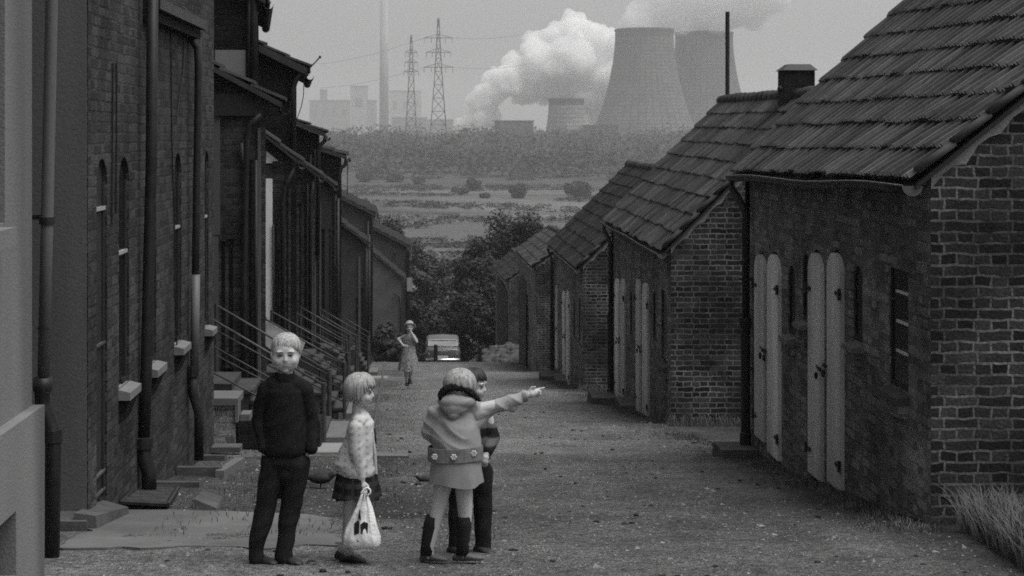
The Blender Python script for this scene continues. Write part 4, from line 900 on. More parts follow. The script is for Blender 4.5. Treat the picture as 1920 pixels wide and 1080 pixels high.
def shoe(p, heel, toe, w_=.038, h=.05, m='leather', sole=True):
    heel, toe = Vector(heel), Vector(toe); d = (toe-heel); d.z = 0; L_ = d.length; d.normalize(); sd_ = Vector((0, 0, 1)).cross(d).normalized(); rings = []
    for t, ww, hh in ((-.06, .3, .45), (0, .72, .95), (.15, .85, 1.15), (.3, .85, 1.25), (.5, .95, .95), (.72, 1.08, .72), (.9, .9, .58), (1, .5, .4), (1.03, .15, .15)):
        c = heel+(toe-heel)*t; r = []
        for k in range(12):
            a = 2*math.pi*k/12; y = math.cos(a)*w_*ww; z = math.sin(a); z = (z*.5+.5)**(.8)*h*hh if z > -.2 else .0
            r.append(c+sd_*y+Vector((0, 0, z)))
        rings.append(r)
    MB().loft(rings).build('shoe', M[m], p, smooth=True)

# ---- tall boy in a black roll-neck
D = 10.1; g0 = gz(D)
b1 = thing('person', 'tallest fair-haired boy in black roll-neck sweater, hands in his pockets', 'person', (P(533, 0, D).x, D, g0), 'children standing in the street')
J = lambda a, b_, d=0: P(a, b_, D+d)
bm_ = MB(); hc = J(535, 663); q, Mx, rt, fw, up = head(bm_, hc, 1.08, (.10, -1, -.04), 1.24)
bm_.cap(J(534, 690, .01), J(534, 715, .01), .05, .055)
bm_.chain([J(534, 722), J(534, 770), J(534, 840), J(534, 865)], [.05, .07, .08, .08])
for s_, pts in ((-1, [(500, 733, 0), (486, 790, .03), (495, 838, -.04), (503, 862, -.02)]), (1, [(568, 733, 0), (582, 790, .03), (579, 838, -.03), (570, 862, .0)])):
    js = [J(*p) for p in pts]; bm_.chain(js[:3], [.036, .034, .025]); fingers(bm_, js[2], js[3]-js[2], Vector((-s_, -.3, 0)), .82, .1)
for pts in ([(512, 875, 0), (502, 950, 0), (481, 1030, 0), (482, 1046, .0)], [(555, 875, 0), (546, 955, .02), (532, 1030, .0), (533, 1046, .0)]):
    bm_.chain([J(*p) for p in pts], [.06, .045, .032, .028])
body_ = fuse(bm_, 'body', M['skin'], b1, .0055, 4); face(b1, q, Mx, 1.06)
sw = MB(); T = J(534, 760)
torso(sw, J, ((714, 534, .055, .055), (721, 534, .105, .072), (733, 534, .126, .088), (768, 534, .130, .098), (808, 534, .140, .108), (834, 533, .147, .114), (845, 533, .147, .113), (852, 533, .132, .10)))
sw.chain([J(499, 727), J(569, 727)], [.048, .048]); sw.cap(J(514, 722), J(554, 722), .060, .060); sw.cap(J(534, 712), J(534, 730), .058, .085)
sw.chain([J(496, 731), J(485, 787, .02), J(494, 838, -.045)], [.050, .046, .038]); sw.chain([J(572, 731), J(583, 787, .02), J(584, 840, -.035)], [.050, .046, .038])
fuse(sw, 'sweater', M['sweater_black'], b1, .006, 5, drape(.009, 1.3, 1, .6))
ck = MB(); cr = []
for z, r in ((716, .066), (710, .068), (703, .067), (698, .062), (700, .056), (708, .054)): c = J(534, z, .0); cr.append([c+Vector((math.cos(a)*r, math.sin(a)*r*.95-.004, .006*math.sin(a*2+z))) for a in [2*math.pi*k/24 for k in range(24)]])
ck.loft(cr, False).build('roll_neck', M['sweater_black'], b1, smooth=True)
tr = MB(); tr.ell(J(533, 862), .138, .10, .085, 16, 10); tr.ell(J(534, 882), .085, .08, .075); tr.chain([J(511, 868), J(501, 945), J(480, 1030), J(480, 1046)], [.085, .066, .050, .054]); tr.chain([J(556, 868), J(545, 948, .02), J(532, 1030), J(532, 1046)], [.085, .070, .054, .058])
fuse(tr, 'trousers', M['trouser_dark'], b1, .006, 3, drape(.010, 1.2, 3, .6))
shoe(b1, J(474, 1057, .10)+Vector((0, 0, -.0)), J(517, 1061, -.06), .040, .062); shoe(b1, J(524, 1055, .08), J(564, 1062, -.08), .040, .062)
hr = MB(); hc2 = hc+Vector((0, .012, .018)); hr.ell(hc2+Vector((0, .008, .012)), .090, .096, .094, 20, 13)
def zl(a):
    f = math.cos(a+math.pi/2)            # 1 at the front
    return 1.47+.05*math.sin(a*7)+.05*math.sin(a*13) if f > .62 else (1.47+(.62-f)*.7 if f > .1 else (1.85 if f > -.2 else 2.1))
hcap = MB(); cc = hc2+Vector((.003, .010, .010)); rings = []
for j in range(0, 9):
    ring = []
    for k in range(28):
        a = 2*math.pi*k/28; th = .02+(zl(a)*.96-.02)*j/8
        ring.append(cc+Vector((.091*math.sin(th)*math.cos(a), .099*math.sin(th)*math.sin(a), .101*math.cos(th))))
    rings.append(ring)
hcap.loft(rings, False)
locks(hcap, cc, (.092, .100, .103), 0, 2*math.pi, 190, zl, 4, w_=.0062)
hcap.build('hair', M['hair_blond'], b1, smooth=True)

# ---- small girl in a white cardigan, seen from the side, with a carrier bag
D = 10.2; g0 = gz(D)
b2 = thing('person', 'small fair girl in white knitted cardigan and dark plaid skirt, in profile holding the bag', 'person', (P(662, 0, D).x, D, g0), 'children standing in the street')
J = lambda a, b_, d=0: P(a, b_, D+d)
bm_ = MB(); hc = J(676, 733); q, Mx, rt, fw, up = head(bm_, hc, .98, (1, -.22, -.08), 1.08)
bm_.cap(J(672, 752), J(670, 782), .036, .04); bm_.chain([J(674, 795), J(668, 850), J(664, 880)], [.055, .07, .08])
for dd, wr, hd in ((-.11, (679, 900), (684, 922)), (.11, (690, 880), (694, 900))):
    bm_.chain([J(668, 796, dd), J(668, 850, dd*1.1), J(wr[0], wr[1], dd)], [.036, .030, .020]); fingers(bm_, J(wr[0], wr[1]+3, dd), J(*hd, dd)-J(*wr, dd), Vector((1, -.2, 0)), .82, .7)
for dd, pts in ((-.045, [(664, 900), (658, 965), (651, 1035), (655, 1048)]), (.05, [(662, 900), (655, 965), (648, 1030), (652, 1045)])):
    bm_.chain([J(a, b_, dd) for a, b_ in pts], [.062, .043, .029, .026])
fuse(bm_, 'body', M['skin'], b2, .0052, 4); face(b2, q, Mx, .98)
cg = MB(); torso(cg, J, ((772, 675, .042, .05), (780, 675, .062, .09), (792, 677, .078, .112), (825, 674, .098, .122), (850, 668, .118, .132), (868, 665, .136, .142), (882, 668, .130, .14), (889, 670, .118, .13)))
cg.cap(J(672, 790, -.09), J(672, 790, .09), .045, .045); cg.cap(J(674, 770), J(675, 795), .041, .058)
cg.chain([J(667, 800, -.11), J(668, 850, -.125), J(677, 893, -.11)], [.046, .042, .030]); cg.chain([J(672, 800, .11), J(676, 845, .12), J(686, 880, .10)], [.048, .04, .032])
fuse(cg, 'cardigan', M['knit'], b2, .0055, 4, drape(.009, 1.4, 5, .6))
MB().tube([J(686, 782, -.05), J(697, 810, -.06), J(703, 850, -.05), J(705, 888, -.04)], .010, 8).build('cardigan_edge', M['petal'], b2)
MB().tube([J(691, 785, -.02), J(699, 808, -.02), J(702, 832, -.02)], .016, 8).build('blouse', M['sweater_black'], b2)
def pleats(c0, c1, r0, r1, n, m, par, nm, amp=.08, ry=1.0, seed=0, lean=(0, 0)):
    rings = []
    for j in range(9):
        t = j/8; c = Vector(c0).lerp(Vector(c1), t); r = r0+(r1-r0)*t; ring = []
        for k in range(n*4):
            a = 2*math.pi*k/(n*4); rr = r*(1+amp*t*(math.sin(a*n+seed)+.4*math.sin(a*3+seed*2)))
            ring.append(c+Vector((rr*math.cos(a), rr*math.sin(a)*ry, .012*t*math.sin(a*3+seed))))
        rings.append(ring)
    mb = MB().loft(rings, False); inner = [[p+Vector((0, 0, .004))+(c_-p)*.05 for p in r for c_ in [sum(r, Vector())/len(r)]] for r in rings]
    mb.loft(inner, False); return mb.build(nm, M[m], par, smooth=True)
pleats(J(668, 868), J(669, 931), .115, .152, 12, 'plaid', b2, 'skirt', .07, 1.0)
for dd, hx in ((-.05, 639), (.055, 630)):
    shoe(b2, J(hx, 1051 if dd < 0 else 1046, dd), J(hx+47, 1055 if dd < 0 else 1049, dd-.03), .031, .046)
    MB().tube([J(hx+13, 1018, dd), J(hx+14, 1040, dd)], [.034, .036], 12).build('sock', M['sock_white'], b2, smooth=True)
hr = MB(); cc = hc+Vector((-.006, .004, .016))
def zl2(a):
    f = math.cos(a+.22)                          # 1 where the face is
    return 1.40+.06*math.sin(a*9) if f > .72 else (1.40+(.72-f)*1.8 if f > .35 else 2.25)
rings = []
for j in range(9):
    ring = []
    for k in range(28):
        a = 2*math.pi*k/28; th = .02+(zl2(a)*.93-.02)*j/8
        x, z = math.sin(th), math.cos(th)
        if th > math.pi/2: x = 1; z = -(th-math.pi/2)*.85
        ring.append(cc+Vector((.100*x*math.cos(a), .094*x*math.sin(a), .100*z)))
    rings.append(ring)
hr.loft(rings, False); locks(hr, cc, (.101, .095, .103), 0, 2*math.pi, 230, zl2, 14, w_=.0062); hr.build('hair', M['hair_light'], b2, smooth=True)
# carrier bag
bgD = 10.04; Jb = lambda a, b_, d=0: P(a, b_, bgD+d)
bag = thing('carrier_bag', 'white plastic carrier bag with a dark printed patch in the girl hand', 'bag', Jb(683, 1027))
rings = []
for (py, l, r, ty) in ((926, 677, 688, .008), (936, 673, 693, .014), (952, 667, 699, .022), (972, 657, 704, .034), (990, 648, 709, .045), (1005, 643, 714, .052), (1018, 643, 714, .050), (1025, 649, 710, .038), (1028, 658, 702, .018)):
    a, b_ = Jb(l, py), Jb(r, py); c = (a+b_)/2; hw_ = (b_.x-a.x)/2; ring = []
    for k in range(40):
        t = 2*math.pi*k/40; cx_ = math.copysign(abs(math.cos(t))**.8, math.cos(t)); 
        wr = 1+.22*noise.noise(Vector((math.cos(t)*3.5, math.sin(t)*3, py*.012)))
        ring.append(c+Vector((hw_*cx_, ty*math.sin(t)*wr*1.2+.012*noise.noise(Vector((math.cos(t)*5, py*.03, 4))), .008*noise.noise(Vector((t*2, py*.05, 2))))))
    rings.append(ring)
bgm = bpy.data.materials.new('white_plastic'); bgm.use_nodes = True; t = bgm.node_tree; N = t.nodes; L = t.links; b = N['Principled BSDF']; b.inputs['Roughness'].default_value = .45
tc = N.new('ShaderNodeTexCoord'); n1 = N.new('ShaderNodeTexNoise'); n1.inputs['Scale'].default_value = 14; n1.inputs['Detail'].default_value = 4; L.new(tc.outputs['Object'], n1.inputs[0])
r_ = N.new('ShaderNodeMapRange'); L.new(n1.outputs[0], r_.inputs[0]); r_.inputs[3].default_value = .66; r_.inputs[4].default_value = .86; L.new(r_.outputs[0], b.inputs['Base Color'])
bp = N.new('ShaderNodeBump'); bp.inputs['Strength'].default_value = .8; bp.inputs['Distance'].default_value = .02; L.new(n1.outputs[0], bp.inputs['Height']); L.new(bp.outputs[0], b.inputs['Normal'])
bg_ = MB().loft(rings).build('bag_body', bgm, bag, smooth=True)
pm = MB(); 
def strip(pts):
    rr = [Jb(a, b_, -.062+.02*abs((a-677)/30)) for a, b_ in pts]; pm.prism(rr, (0, .03, 0))
strip([(664, 982), (671, 977), (674, 981), (673, 1000), (664, 1003)]); strip([(676, 984), (682, 979), (690, 982), (689, 1004), (677, 1001)]); strip([(667, 1008), (689, 1009), (687, 1015), (670, 1016)]); strip([(671, 972), (674, 955), (677, 974)])
pm.build('printed_patch', M['iron'], bag)
hl = MB(); hl.tube([Jb(676, 930), Jb(679, 922), Jb(683, 917), Jb(689, 914), Jb(694, 918), Jb(695, 924), Jb(688, 930)], .006, 8)
hl.tube([Jb(681, 932, -.02), Jb(684, 922, -.05), Jb(688, 930, -.02)], .007, 8); hl.build('handle', bgm, bag, smooth=True)

# ---- girl pointing, seen from behind
D = 10.12; g0 = gz(D)
b3 = thing('person', 'girl seen from behind in pale hooded jacket, her right arm stretched out pointing', 'person', (P(850, 0, D).x, D, g0), 'children standing in the street')
J = lambda a, b_, d=0: P(a, b_, D+d)
bm_ = MB(); hc = J(862, 726); q, Mx, rt, fw, up = head(bm_, hc, 1.0, (.35, 1, 0))
bm_.cap(J(860, 748), J(857, 770), .038, .045); bm_.chain([J(855, 790), J(855, 840), J(854, 868)], [.06, .075, .08])
sh, el, wr = J(895, 768), J(942, 757, .02), J(988, 741, .03); bm_.chain([sh, el, wr], [.042, .034, .021]); fingers(bm_, wr, J(1020, 734, .05)-wr, Vector((.1, .2, 1)), .92, .62, point=True)
bm_.chain([J(812, 775), J(800, 815, .04), J(822, 832, .16)], [.040, .033, .022]); fingers(bm_, J(822, 832, .16), Vector((.6, .5, -.3)), Vector((0, 0, 1)), .9, .4)
for pts in ([(834, 895, 0), (820, 960, 0), (803, 1030, 0), (806, 1045, 0)], [(869, 895, 0), (872, 962, .01), (869, 1032, 0), (871, 1045, 0)]):
    bm_.chain([J(*p) for p in pts], [.062, .046, .034, .028])
fuse(bm_, 'body', M['skin'], b3, .0055, 4); face(b3, q, Mx, 1.0)
jk = MB(); jk.ell(J(857, 788), .138, .088, .10, 18, 12); jk.loft([[J(854, z)+Vector((math.cos(2*math.pi*k/28)*r, math.sin(2*math.pi*k/28)*r*.70, 0)) for k in range(28)] for z, r in ((775, .11), (785, .138), (800, .150), (825, .158), (845, .165), (861, .168))])
jk.chain([J(822, 771), J(858, 760), J(890, 766)], [.048, .058, .052]); jk.cap(J(858, 750), J(858, 770), .05, .065)
jk.chain([J(892, 776), J(925, 766, .02), J(955, 755, .02), J(982, 743, .03)], [.056, .050, .042, .032]); jk.cap(J(885, 795), J(918, 775, .02), .055, .038); jk.cap(J(955, 757, .02), J(962, 764, .02), .036, .026)
jk.chain([J(818, 778), J(803, 812, .03), J(820, 832, .13)], [.055, .048, .036])
fuse(jk, 'jacket', M['jacket'], b3, .0055, 3, drape(.017, -1.0, 11, .75))
hd_ = MB(); hd_.ell(J(857, 752, -.062), .125, .060, .050, 20, 12); hd_.ell(J(853, 764, -.078), .085, .040, .050, 18, 12); hd_.ell(J(851, 777, -.082), .040, .028, .032, 14, 10); fuse(hd_, 'hood', M['jacket'], b3, .005, 6, drape(.007, .4, 2, 1.3))
fr = MB(); arc_ = [(828, 750), (827, 740), (834, 731), (848, 726), (864, 727), (878, 733), (889, 741), (898, 750)]
pts = [J(a, b_, -.095+.0006*abs(a-855)) for a, b_ in arc_]; fr.chain(pts, [.016, .022, .024, .024, .023, .022, .019, .013])
fuse(fr, 'fur_trim', M['fur'], b3, .004, 0, fold(.006, 90, (1, 1, 1), 1))
MB().tube([J(981, 744, .03), J(987, 742, .03)], [.038, .036], 14).build('cuff', M['band'], b3)
bd = []
for z, r in ((862, 1.035), (861, 1.05), (836, 1.045), (835, 1.03)):
    c = J(854, z); tilt = -.00
    bd.append([c+Vector((math.cos(a)*.166*r*1.012, math.sin(a)*.118*r*1.03, .008*math.cos(a))) for a in [2*math.pi*k/36 for k in range(36)]])
MB().loft(bd, False).build('jacket_band', M['band'], b3, smooth=False)
for (fx, fy) in ((815, 851), (850, 849), (888, 844)):
    a = math.acos(max(-1, min(1, (P(fx, 0, D).x-P(854, 0, D).x)/.176))); c = Vector((P(854, 0, D).x+math.cos(a)*.176, D-math.sin(a)*.128, P(0, fy, D).z))
    MB().ell(c+Vector((0, .006, 0)), .024, .012, .024).build('flower_ring', M['iron'], b3)
    fl = MB(); fl.ell(c-Vector((0, .008, 0)), .006, .006, .006)
    for k in range(6): t = k*math.pi/3; fl.ell(c+Vector((math.cos(t)*.013, -.009, math.sin(t)*.013)), .0085, .005, .0085, 8, 6)
    fl.build('flower', M['petal'], b3)
for k in range(2): cc = None
pleats(J(854, 856), J(855, 906), .152, .172, 7, 'skirt_pale', b3, 'skirt', .06, .78, 2)
for pts, sh_ in (([(812, 968), (808, 985), (801, 1020), (800, 1040)], ((790, 1050), (838, 1051))), ([(869, 968), (870, 985), (868, 1020), (867, 1040)], ((852, 1050), (906, 1049)))):
    MB().tube([J(a, b_) for a, b_ in pts], [.045, .048, .040, .042], 14).build('boot_sock', M['sock_black'], b3, smooth=True)
    shoe(b3, J(*sh_[0], .02), J(*sh_[1], -.03), .036, .045, 'shoe_pale')
hr = MB(); cc = hc+Vector((0, 0, .014))
def zl3(a): f = math.cos(a-1.23); return 1.4 if f > .7 else 1.85
rings = []
for j in range(9):
    ring = []
    for k in range(28):
        a = 2*math.pi*k/28; th = .02+(zl3(a)*.95-.02)*j/8; x, z = (math.sin(th), math.cos(th)) if th < math.pi/2 else (1, -(th-math.pi/2)*.85)
        ring.append(cc+Vector((.101*x*math.cos(a), .102*x*math.sin(a), .103*z)))
    rings.append(ring)
hr.loft(rings, False); locks(hr, cc, (.102, .103, .106), 0, 2*math.pi, 230, zl3, 24, w_=.0064); hr.build('hair', M['hair_light'], b3, smooth=True)

# ---- boy hidden behind her
D = 10.6; g0 = gz(D)
b4 = thing('person', 'dark-haired boy in striped sweater mostly hidden behind the pointing girl', 'person', (P(885, 0, D).x, D, g0), 'children standing in the street')
J = lambda a, b_, d=0: P(a, b_, D+d)
bm_ = MB(); hc = J(888, 722); q, Mx, rt, fw, up = head(bm_, hc, .98, (.92, -.4, -.1))
bm_.cap(J(886, 742), J(886, 768), .038, .042); bm_.chain([J(888, 790), J(884, 850), J(884, 868)], [.06, .065, .075])
bm_.chain([J(915, 782, -.02), J(924, 822, -.02), J(913, 850, -.14)], [.035, .03, .02]); fingers(bm_, J(912, 850, -.14), Vector((-.25, -.3, -.9)), Vector((-1, 0, 0)), .85, .5)
bm_.chain([J(862, 785), J(856, 825), J(862, 858)], [.035, .03, .02]); fingers(bm_, J(862, 858), Vector((0, 0, -1)), Vector((1, 0, 0)), .85, .5)
for pts in ([(862, 885, 0), (858, 955, 0), (856, 1025, 0), (858, 1036, 0)], [(900, 885, 0), (904, 955, 0), (906, 1022, 0), (908, 1036, 0)]): bm_.chain([J(*p) for p in pts], [.06, .042, .03, .028])
fuse(bm_, 'body', M['skin'], b4, .0055, 4); face(b4, q, Mx, .98)
sw = MB(); torso(sw, J, ((762, 887, .05, .05), (772, 887, .098, .07), (795, 888, .112, .085), (842, 887, .118, .09), (860, 887, .114, .088))); sw.cap(J(866, 778), J(908, 778), .05, .05); sw.cap(J(887, 762), J(887, 780), .05, .06)
sw.chain([J(909, 784), J(924, 820, -.02), J(914, 846, -.12)], [.052, .048, .034]); sw.chain([J(864, 784), J(856, 822), J(861, 852)], [.05, .045, .035])
fuse(sw, 'sweater', M['striped'], b4, .006, 4, drape(.008, 1.1, 21, .6))
tr = MB(); tr.ell(J(885, 878), .115, .09, .08, 14, 9); tr.chain([J(863, 885), J(858, 950), J(855, 1022), J(855, 1030)], [.078, .062, .052, .052]); tr.chain([J(903, 885), J(905, 950), J(906, 1020), J(906, 1030)], [.078, .062, .052, .052])
fuse(tr, 'trousers', M['trouser_dark'], b4, .007, 4, fold(.008, 9, (1, 1, 1), 31))
shoe(b4, J(842, 1038, .0), J(878, 1042, -.10), .038, .05); shoe(b4, J(892, 1037, .02), J(926, 1043, -.10), .038, .055)
hr = MB(); cc = hc+Vector((-.006, .004, .016))
def zl4(a): f = math.cos(a+.41); return 1.3 if f > .7 else (1.5 if f > .3 else 1.95)
rings = []
for j in range(9):
    ring = []
    for k in range(28):
        a = 2*math.pi*k/28; th = .02+(zl4(a)*.95-.02)*j/8; x, z = (math.sin(th), math.cos(th)) if th < math.pi/2 else (1, -(th-math.pi/2)*.85)
        ring.append(cc+Vector((.094*x*math.cos(a), .092*x*math.sin(a), .098*z)))
    rings.append(ring)
hr.loft(rings, False); locks(hr, cc, (.095, .093, .100), 0, 2*math.pi, 180, zl4, 34, w_=.006); hr.build('hair', M['hair_dark'], b4, smooth=True)

# ---- woman down the street
D = 40.0; s40 = 1
g0 = P(0, 724, D).z
b5 = thing('person', 'woman in straw hat and patterned dress walking up the street, one hand at her mouth', 'person', (P(766, 0, D).x, D, gz(D)))
zsh = gz(D)-g0
J = lambda a, b_, d=0: P(a, b_, D+d)
bm_ = MB(); hc = J(768, 613); q, Mx, rt, fw, up = head(bm_, hc, 1.15, (0, -1, -.05)); bm_.cap(J(767, 621), J(767, 630), .05, .055); bm_.chain([J(766, 638), J(766, 655), J(767, 668)], [.11, .10, .11])
bm_.chain([J(757, 632), J(747, 636, .0), J(756, 648, -.1)], [.05, .042, .03]); fingers(bm_, J(756, 648, -.1), Vector((1, 0, -.3)), Vector((0, 0, 1)), 1.0, .5)
bm_.chain([J(777, 634), J(781, 641, -.12), J(770, 622, -.14)], [.05, .042, .03]); fingers(bm_, J(770, 622, -.14), Vector((-.2, .1, 1)), Vector((-1, 0, 0)), 1.0, .6)
bm_.chain([J(763, 685), J(762, 703), J(763, 719)], [.08, .055, .04]); bm_.chain([J(770, 685), J(769, 700, .1), J(767, 715, .15)], [.08, .055, .04])
fuse(bm_, 'body', M['skin'], b5, .012, 3); face(b5, q, Mx, 1.15)
dm = MB(); dm.ell(J(767, 640), .17, .12, .17); dm.cap(J(760, 631), J(774, 631), .07, .07); dm.ell(J(767, 652), .15, .12, .10); dm.cap(J(757, 632), J(753, 634), .06, .055); dm.cap(J(776, 633), J(779, 636, -.05), .06, .055)
fuse(dm, 'bodice', M['floral'], b5, .014, 3)
pleats(J(766, 650), J(766, 694), .16, .27, 9, 'floral', b5, 'skirt', .09, .9, 4); MB().tube([J(756, 651, -.0), J(778, 651, -.0)], .02, 6).build('belt', M['iron'], b5) if False else None
for hx in ((762, 722), (768, 718)): shoe(b5, J(hx[0], hx[1], .1), J(hx[0]+2, hx[1]+2, -.12), .05, .09)
ht = MB(); c = hc+Vector((0, 0, .05)); rings = []
for r, z in ((.01, .12), (.08, .115), (.10, .08), (.108, .02), (.115, .0), (.165, -.01), (.17, -.02), (.16, -.022), (.108, -.012)):
    rings.append([c+Vector((0, .03, -.03))+Matrix.Rotation(R(-38), 3, 'X')@Vector((math.cos(a)*r, math.sin(a)*r, z)) for a in [2*math.pi*k/24 for k in range(24)]])
ht.loft(rings, False).build('hat', M['straw'], b5, smooth=True)
locks(MB(), hc+Vector((0, .03, .03)), (.10, .09, .11), 0, math.pi, 60, lambda a: 2.2, 5, w_=.012).build('hair', M['hair_dark'], b5)
hb = MB(); hb.ell(J(752, 630, .05), .09, .05, .07); o = hb.build('handbag', M['leather']); tag(o, 'small dark shoulder bag under the woman arm', 'bag'); settle(o, J(752, 630, .05))

# ---- bird on the grass, between the boy and the small girl
def bird(c, s, lab, dirx=1):
    b_ = thing('bird', lab, 'bird', Vector(c)-Vector((0, 0, .09*s)), 'dark birds on the ground')
    mb = MB(); c = Vector(c); mb.ell(c, .11*s, .055*s, .05*s); mb.cap(c+Vector((dirx*.06*s, 0, .0)), c+Vector((dirx*.115*s, 0, .035*s)), .035*s, .027*s)
    mb.chain([c-Vector((dirx*.08*s, 0, -.01*s)), c-Vector((dirx*.19*s, 0, -.0)), ], [.03*s, .008*s]); mb.chain([c+Vector((dirx*.13*s, 0, .035*s)), c+Vector((dirx*.165*s, 0, .03*s))], [.010*s, .003*s])
    for k in (-1, 1): mb.chain([c+Vector((0, .02*k*s, -.035*s)), c+Vector((0, .02*k*s, -.095*s))], [.008*s, .006*s])
    fuse(mb, 'body', M['feather'], b_, .005, 2)
M['feather'] = mat('dark_feather', .015, .3, 20, 90, .7, .3)
y = 14.9; bird(P(601, 897, y)+Vector((0, 0, 0)), 1.0, 'dark bird on the worn ground between the tall boy and the small girl', 1)
y = 15.6; bird(P(797, 899, y), .62, 'small dark bird half hidden beside the pointing girl skirt', -1)
# ------------------------------------------------------------------ plants
def leaf_mat(name, v, var=.5):
    m = mat(name, v, var, .8, 5, .8, 0); b = m.node_tree.nodes['Principled BSDF']; return m
M['leaf'] = leaf_mat('tree_leaf', .030); M['leaf2'] = leaf_mat('pale_tree_leaf', .065); M['bark'] = mat('bark', .04, .4, 5, 30, .9, .5, .02)
M['wood_far'] = leaf_mat('far_leaf', .035, .35); M['grass'] = leaf_mat('dry_grass', .10, .4); M['grass_dark'] = leaf_mat('short_grass', .09, .5)
def crown(mb, c, rx, ry, rz, nc, nl, ls, seed, flat=.55, full=False):
    rnd = random.Random(seed); c = Vector(c)
    cl = []
    for k in range(nc):
        while True:
            p = Vector((rnd.uniform(-1, 1), rnd.uniform(-1, 1), rnd.uniform(-1, 1)))
            if .25 < p.length < 1: break
        p = p*((.2 if full else .5)+(.6 if full else .42)*rnd.random()); cl.append((c+Vector((p.x*rx, p.y*ry, p.z*rz)), rnd.uniform(.28, .5)*min(rx, rz)*(1.5 if full else 1)))
    for k in range(nl):
        cc, r = cl[rnd.randrange(nc)]
        d = Vector((rnd.gauss(0, 1), rnd.gauss(0, 1), rnd.gauss(0, 1))).normalized(); p = cc+d*r*(rnd.random()**.45); p.z = max(p.z, c.z-rz)
        a = Vector((rnd.gauss(0, 1), rnd.gauss(0, 1), rnd.gauss(0, .6))).normalized(); b_ = a.cross(d if abs(a.dot(d)) < .95 else Vector((0, 0, 1))).normalized(); s = ls*rnd.uniform(.6, 1.4)
        mb.face([p-a*s, p+b_*s*.55, p+a*s, p-b_*s*.55])
    return cl
def tree(name, lab, c, rx, rz, base, nl, ls, seed, lm='leaf', cat='tree', nc=26, grp=None, tr=None):
    t = thing(name, lab, cat, (c[0], c[1], base), grp); tr = tr or rx*.09
    if cat == 'tree': nl = int(nl*2.6); ls *= .5; nc = int(nc*1.5)
    mb = MB(); cl = crown(mb, c, rx, rx*.9, rz, nc, nl, ls, seed, full=cat in ('bush', 'shrub')); mb.build('crown', M[lm], t, fix=False)
    tk = MB(); c = Vector(c); rnd = random.Random(seed+1); tk.tube([(c.x, c.y, base-.3), (c.x+rx*.03, c.y, base+(c.z-base)*.5), (c.x, c.y, c.z)], [tr, tr*.75, tr*.5], 8)
    for q, r in cl[:10]: tk.tube([(c.x, c.y, base+(c.z-base)*rnd.uniform(.35, .8)), (Vector((c.x, c.y, c.z))+q)/2, q], [tr*.45, tr*.3, tr*.12], 5)
    tk.build('trunk', M['bark'], t); return t
def tpx(name, lab, px0, px1, py0, py1, D, nl, ls, seed, **k):
    a, b_ = P(px0, py0, D), P(px1, py1, D); c = (a+b_)/2; return tree(name, lab, (c.x, D, c.z), (b_.x-a.x)/2*(1.12 if k.get('cat') is None else 1), (a.z-b_.z)/2*(1.08 if k.get('cat') is None else 1), min(gz(D), b_.z-.5), nl, ls, seed, **k)
gt_ = 'leafy trees closing the end of the street'
tpx('tree', 'tall dark spreading tree right of the street end, highest of the group', 912, 1040, 396, 560, 118, 9000, .25, 1, grp=gt_)
tpx('tree', 'round dark tree just left of the highest one', 845, 955, 440, 610, 112, 8000, .25, 2, grp=gt_)
tpx('tree', 'dark bushy tree low behind the car', 800, 900, 545, 700, 108, 5500, .24, 3, grp=gt_)
tpx('tree', 'dense dark tree between the car and the far sheds', 868, 975, 510, 700, 106, 6500, .25, 4, grp=gt_)
tpx('tree', 'soft grey tree rising right behind the last left house', 755, 832, 455, 600, 122, 4500, .25, 5, lm='leaf2', grp=gt_)
tpx('tree', 'dark tree left of the car behind the woman', 745, 825, 550, 700, 104, 5500, .24, 6, grp=gt_)
tpx('tree', 'thin pale tree in the gap above the car', 800, 860, 470, 600, 150, 1500, .28, 7, lm='leaf2', nc=14, grp=gt_)
tpx('tree', 'ragged treetop above the roof of the last left house', 690, 765, 415, 500, 118, 2600, .25, 8, grp=gt_)
tpx('tree', 'dark crown peeping over the sixth left roof', 640, 712, 372, 450, 100, 2400, .2, 9, grp=gt_)
tpx('tree', 'dark treetop right of the highest tree above the far sheds', 985, 1075, 430, 560, 125, 3500, .26, 10, grp=gt_)
tpx('shrub', 'overgrown shrub in the yard before the last left annex', 690, 752, 605, 690, 80, 3000, .14, 11, cat='shrub', grp='shrubs at the low end of the left row')
tpx('shrub', 'low bramble beside the plaster annex behind the woman', 728, 775, 640, 690, 74, 1800, .12, 12, cat='shrub', grp='shrubs at the low end of the left row')
for i, (a, b_, c, d, dd, n, lab) in enumerate(((868, 912, 333, 358, 640, 420, 'dark round bush on the pale field, left of the other round bush'), (951, 993, 340, 372, 600, 520, 'solitary dark round bush in the middle of the pale field'), (1045, 1110, 338, 372, 620, 500, 'wide dark bush at the right side of the field'), (842, 888, 352, 366, 560, 260, 'low flat bush left of the round field bushes'), (885, 930, 362, 372, 540, 200, 'low thin bush below the round field bushes'),
    (655, 715, 315, 347, 700, 600, 'dark hedge clump at the left edge of the field'), (720, 762, 318, 347, 690, 450, 'second dark hedge clump on the left edge of the field'), (765, 808, 330, 350, 680, 300, 'small hedge clump ending the dark hedge row'))):
    dd = 25.6*F/(d-1-250)
    tpx('bush', lab, a, b_, c, d, dd, n*3, .75, 40+i, cat='bush', nc=12, lm='leaf', grp='bushes scattered over the far field')
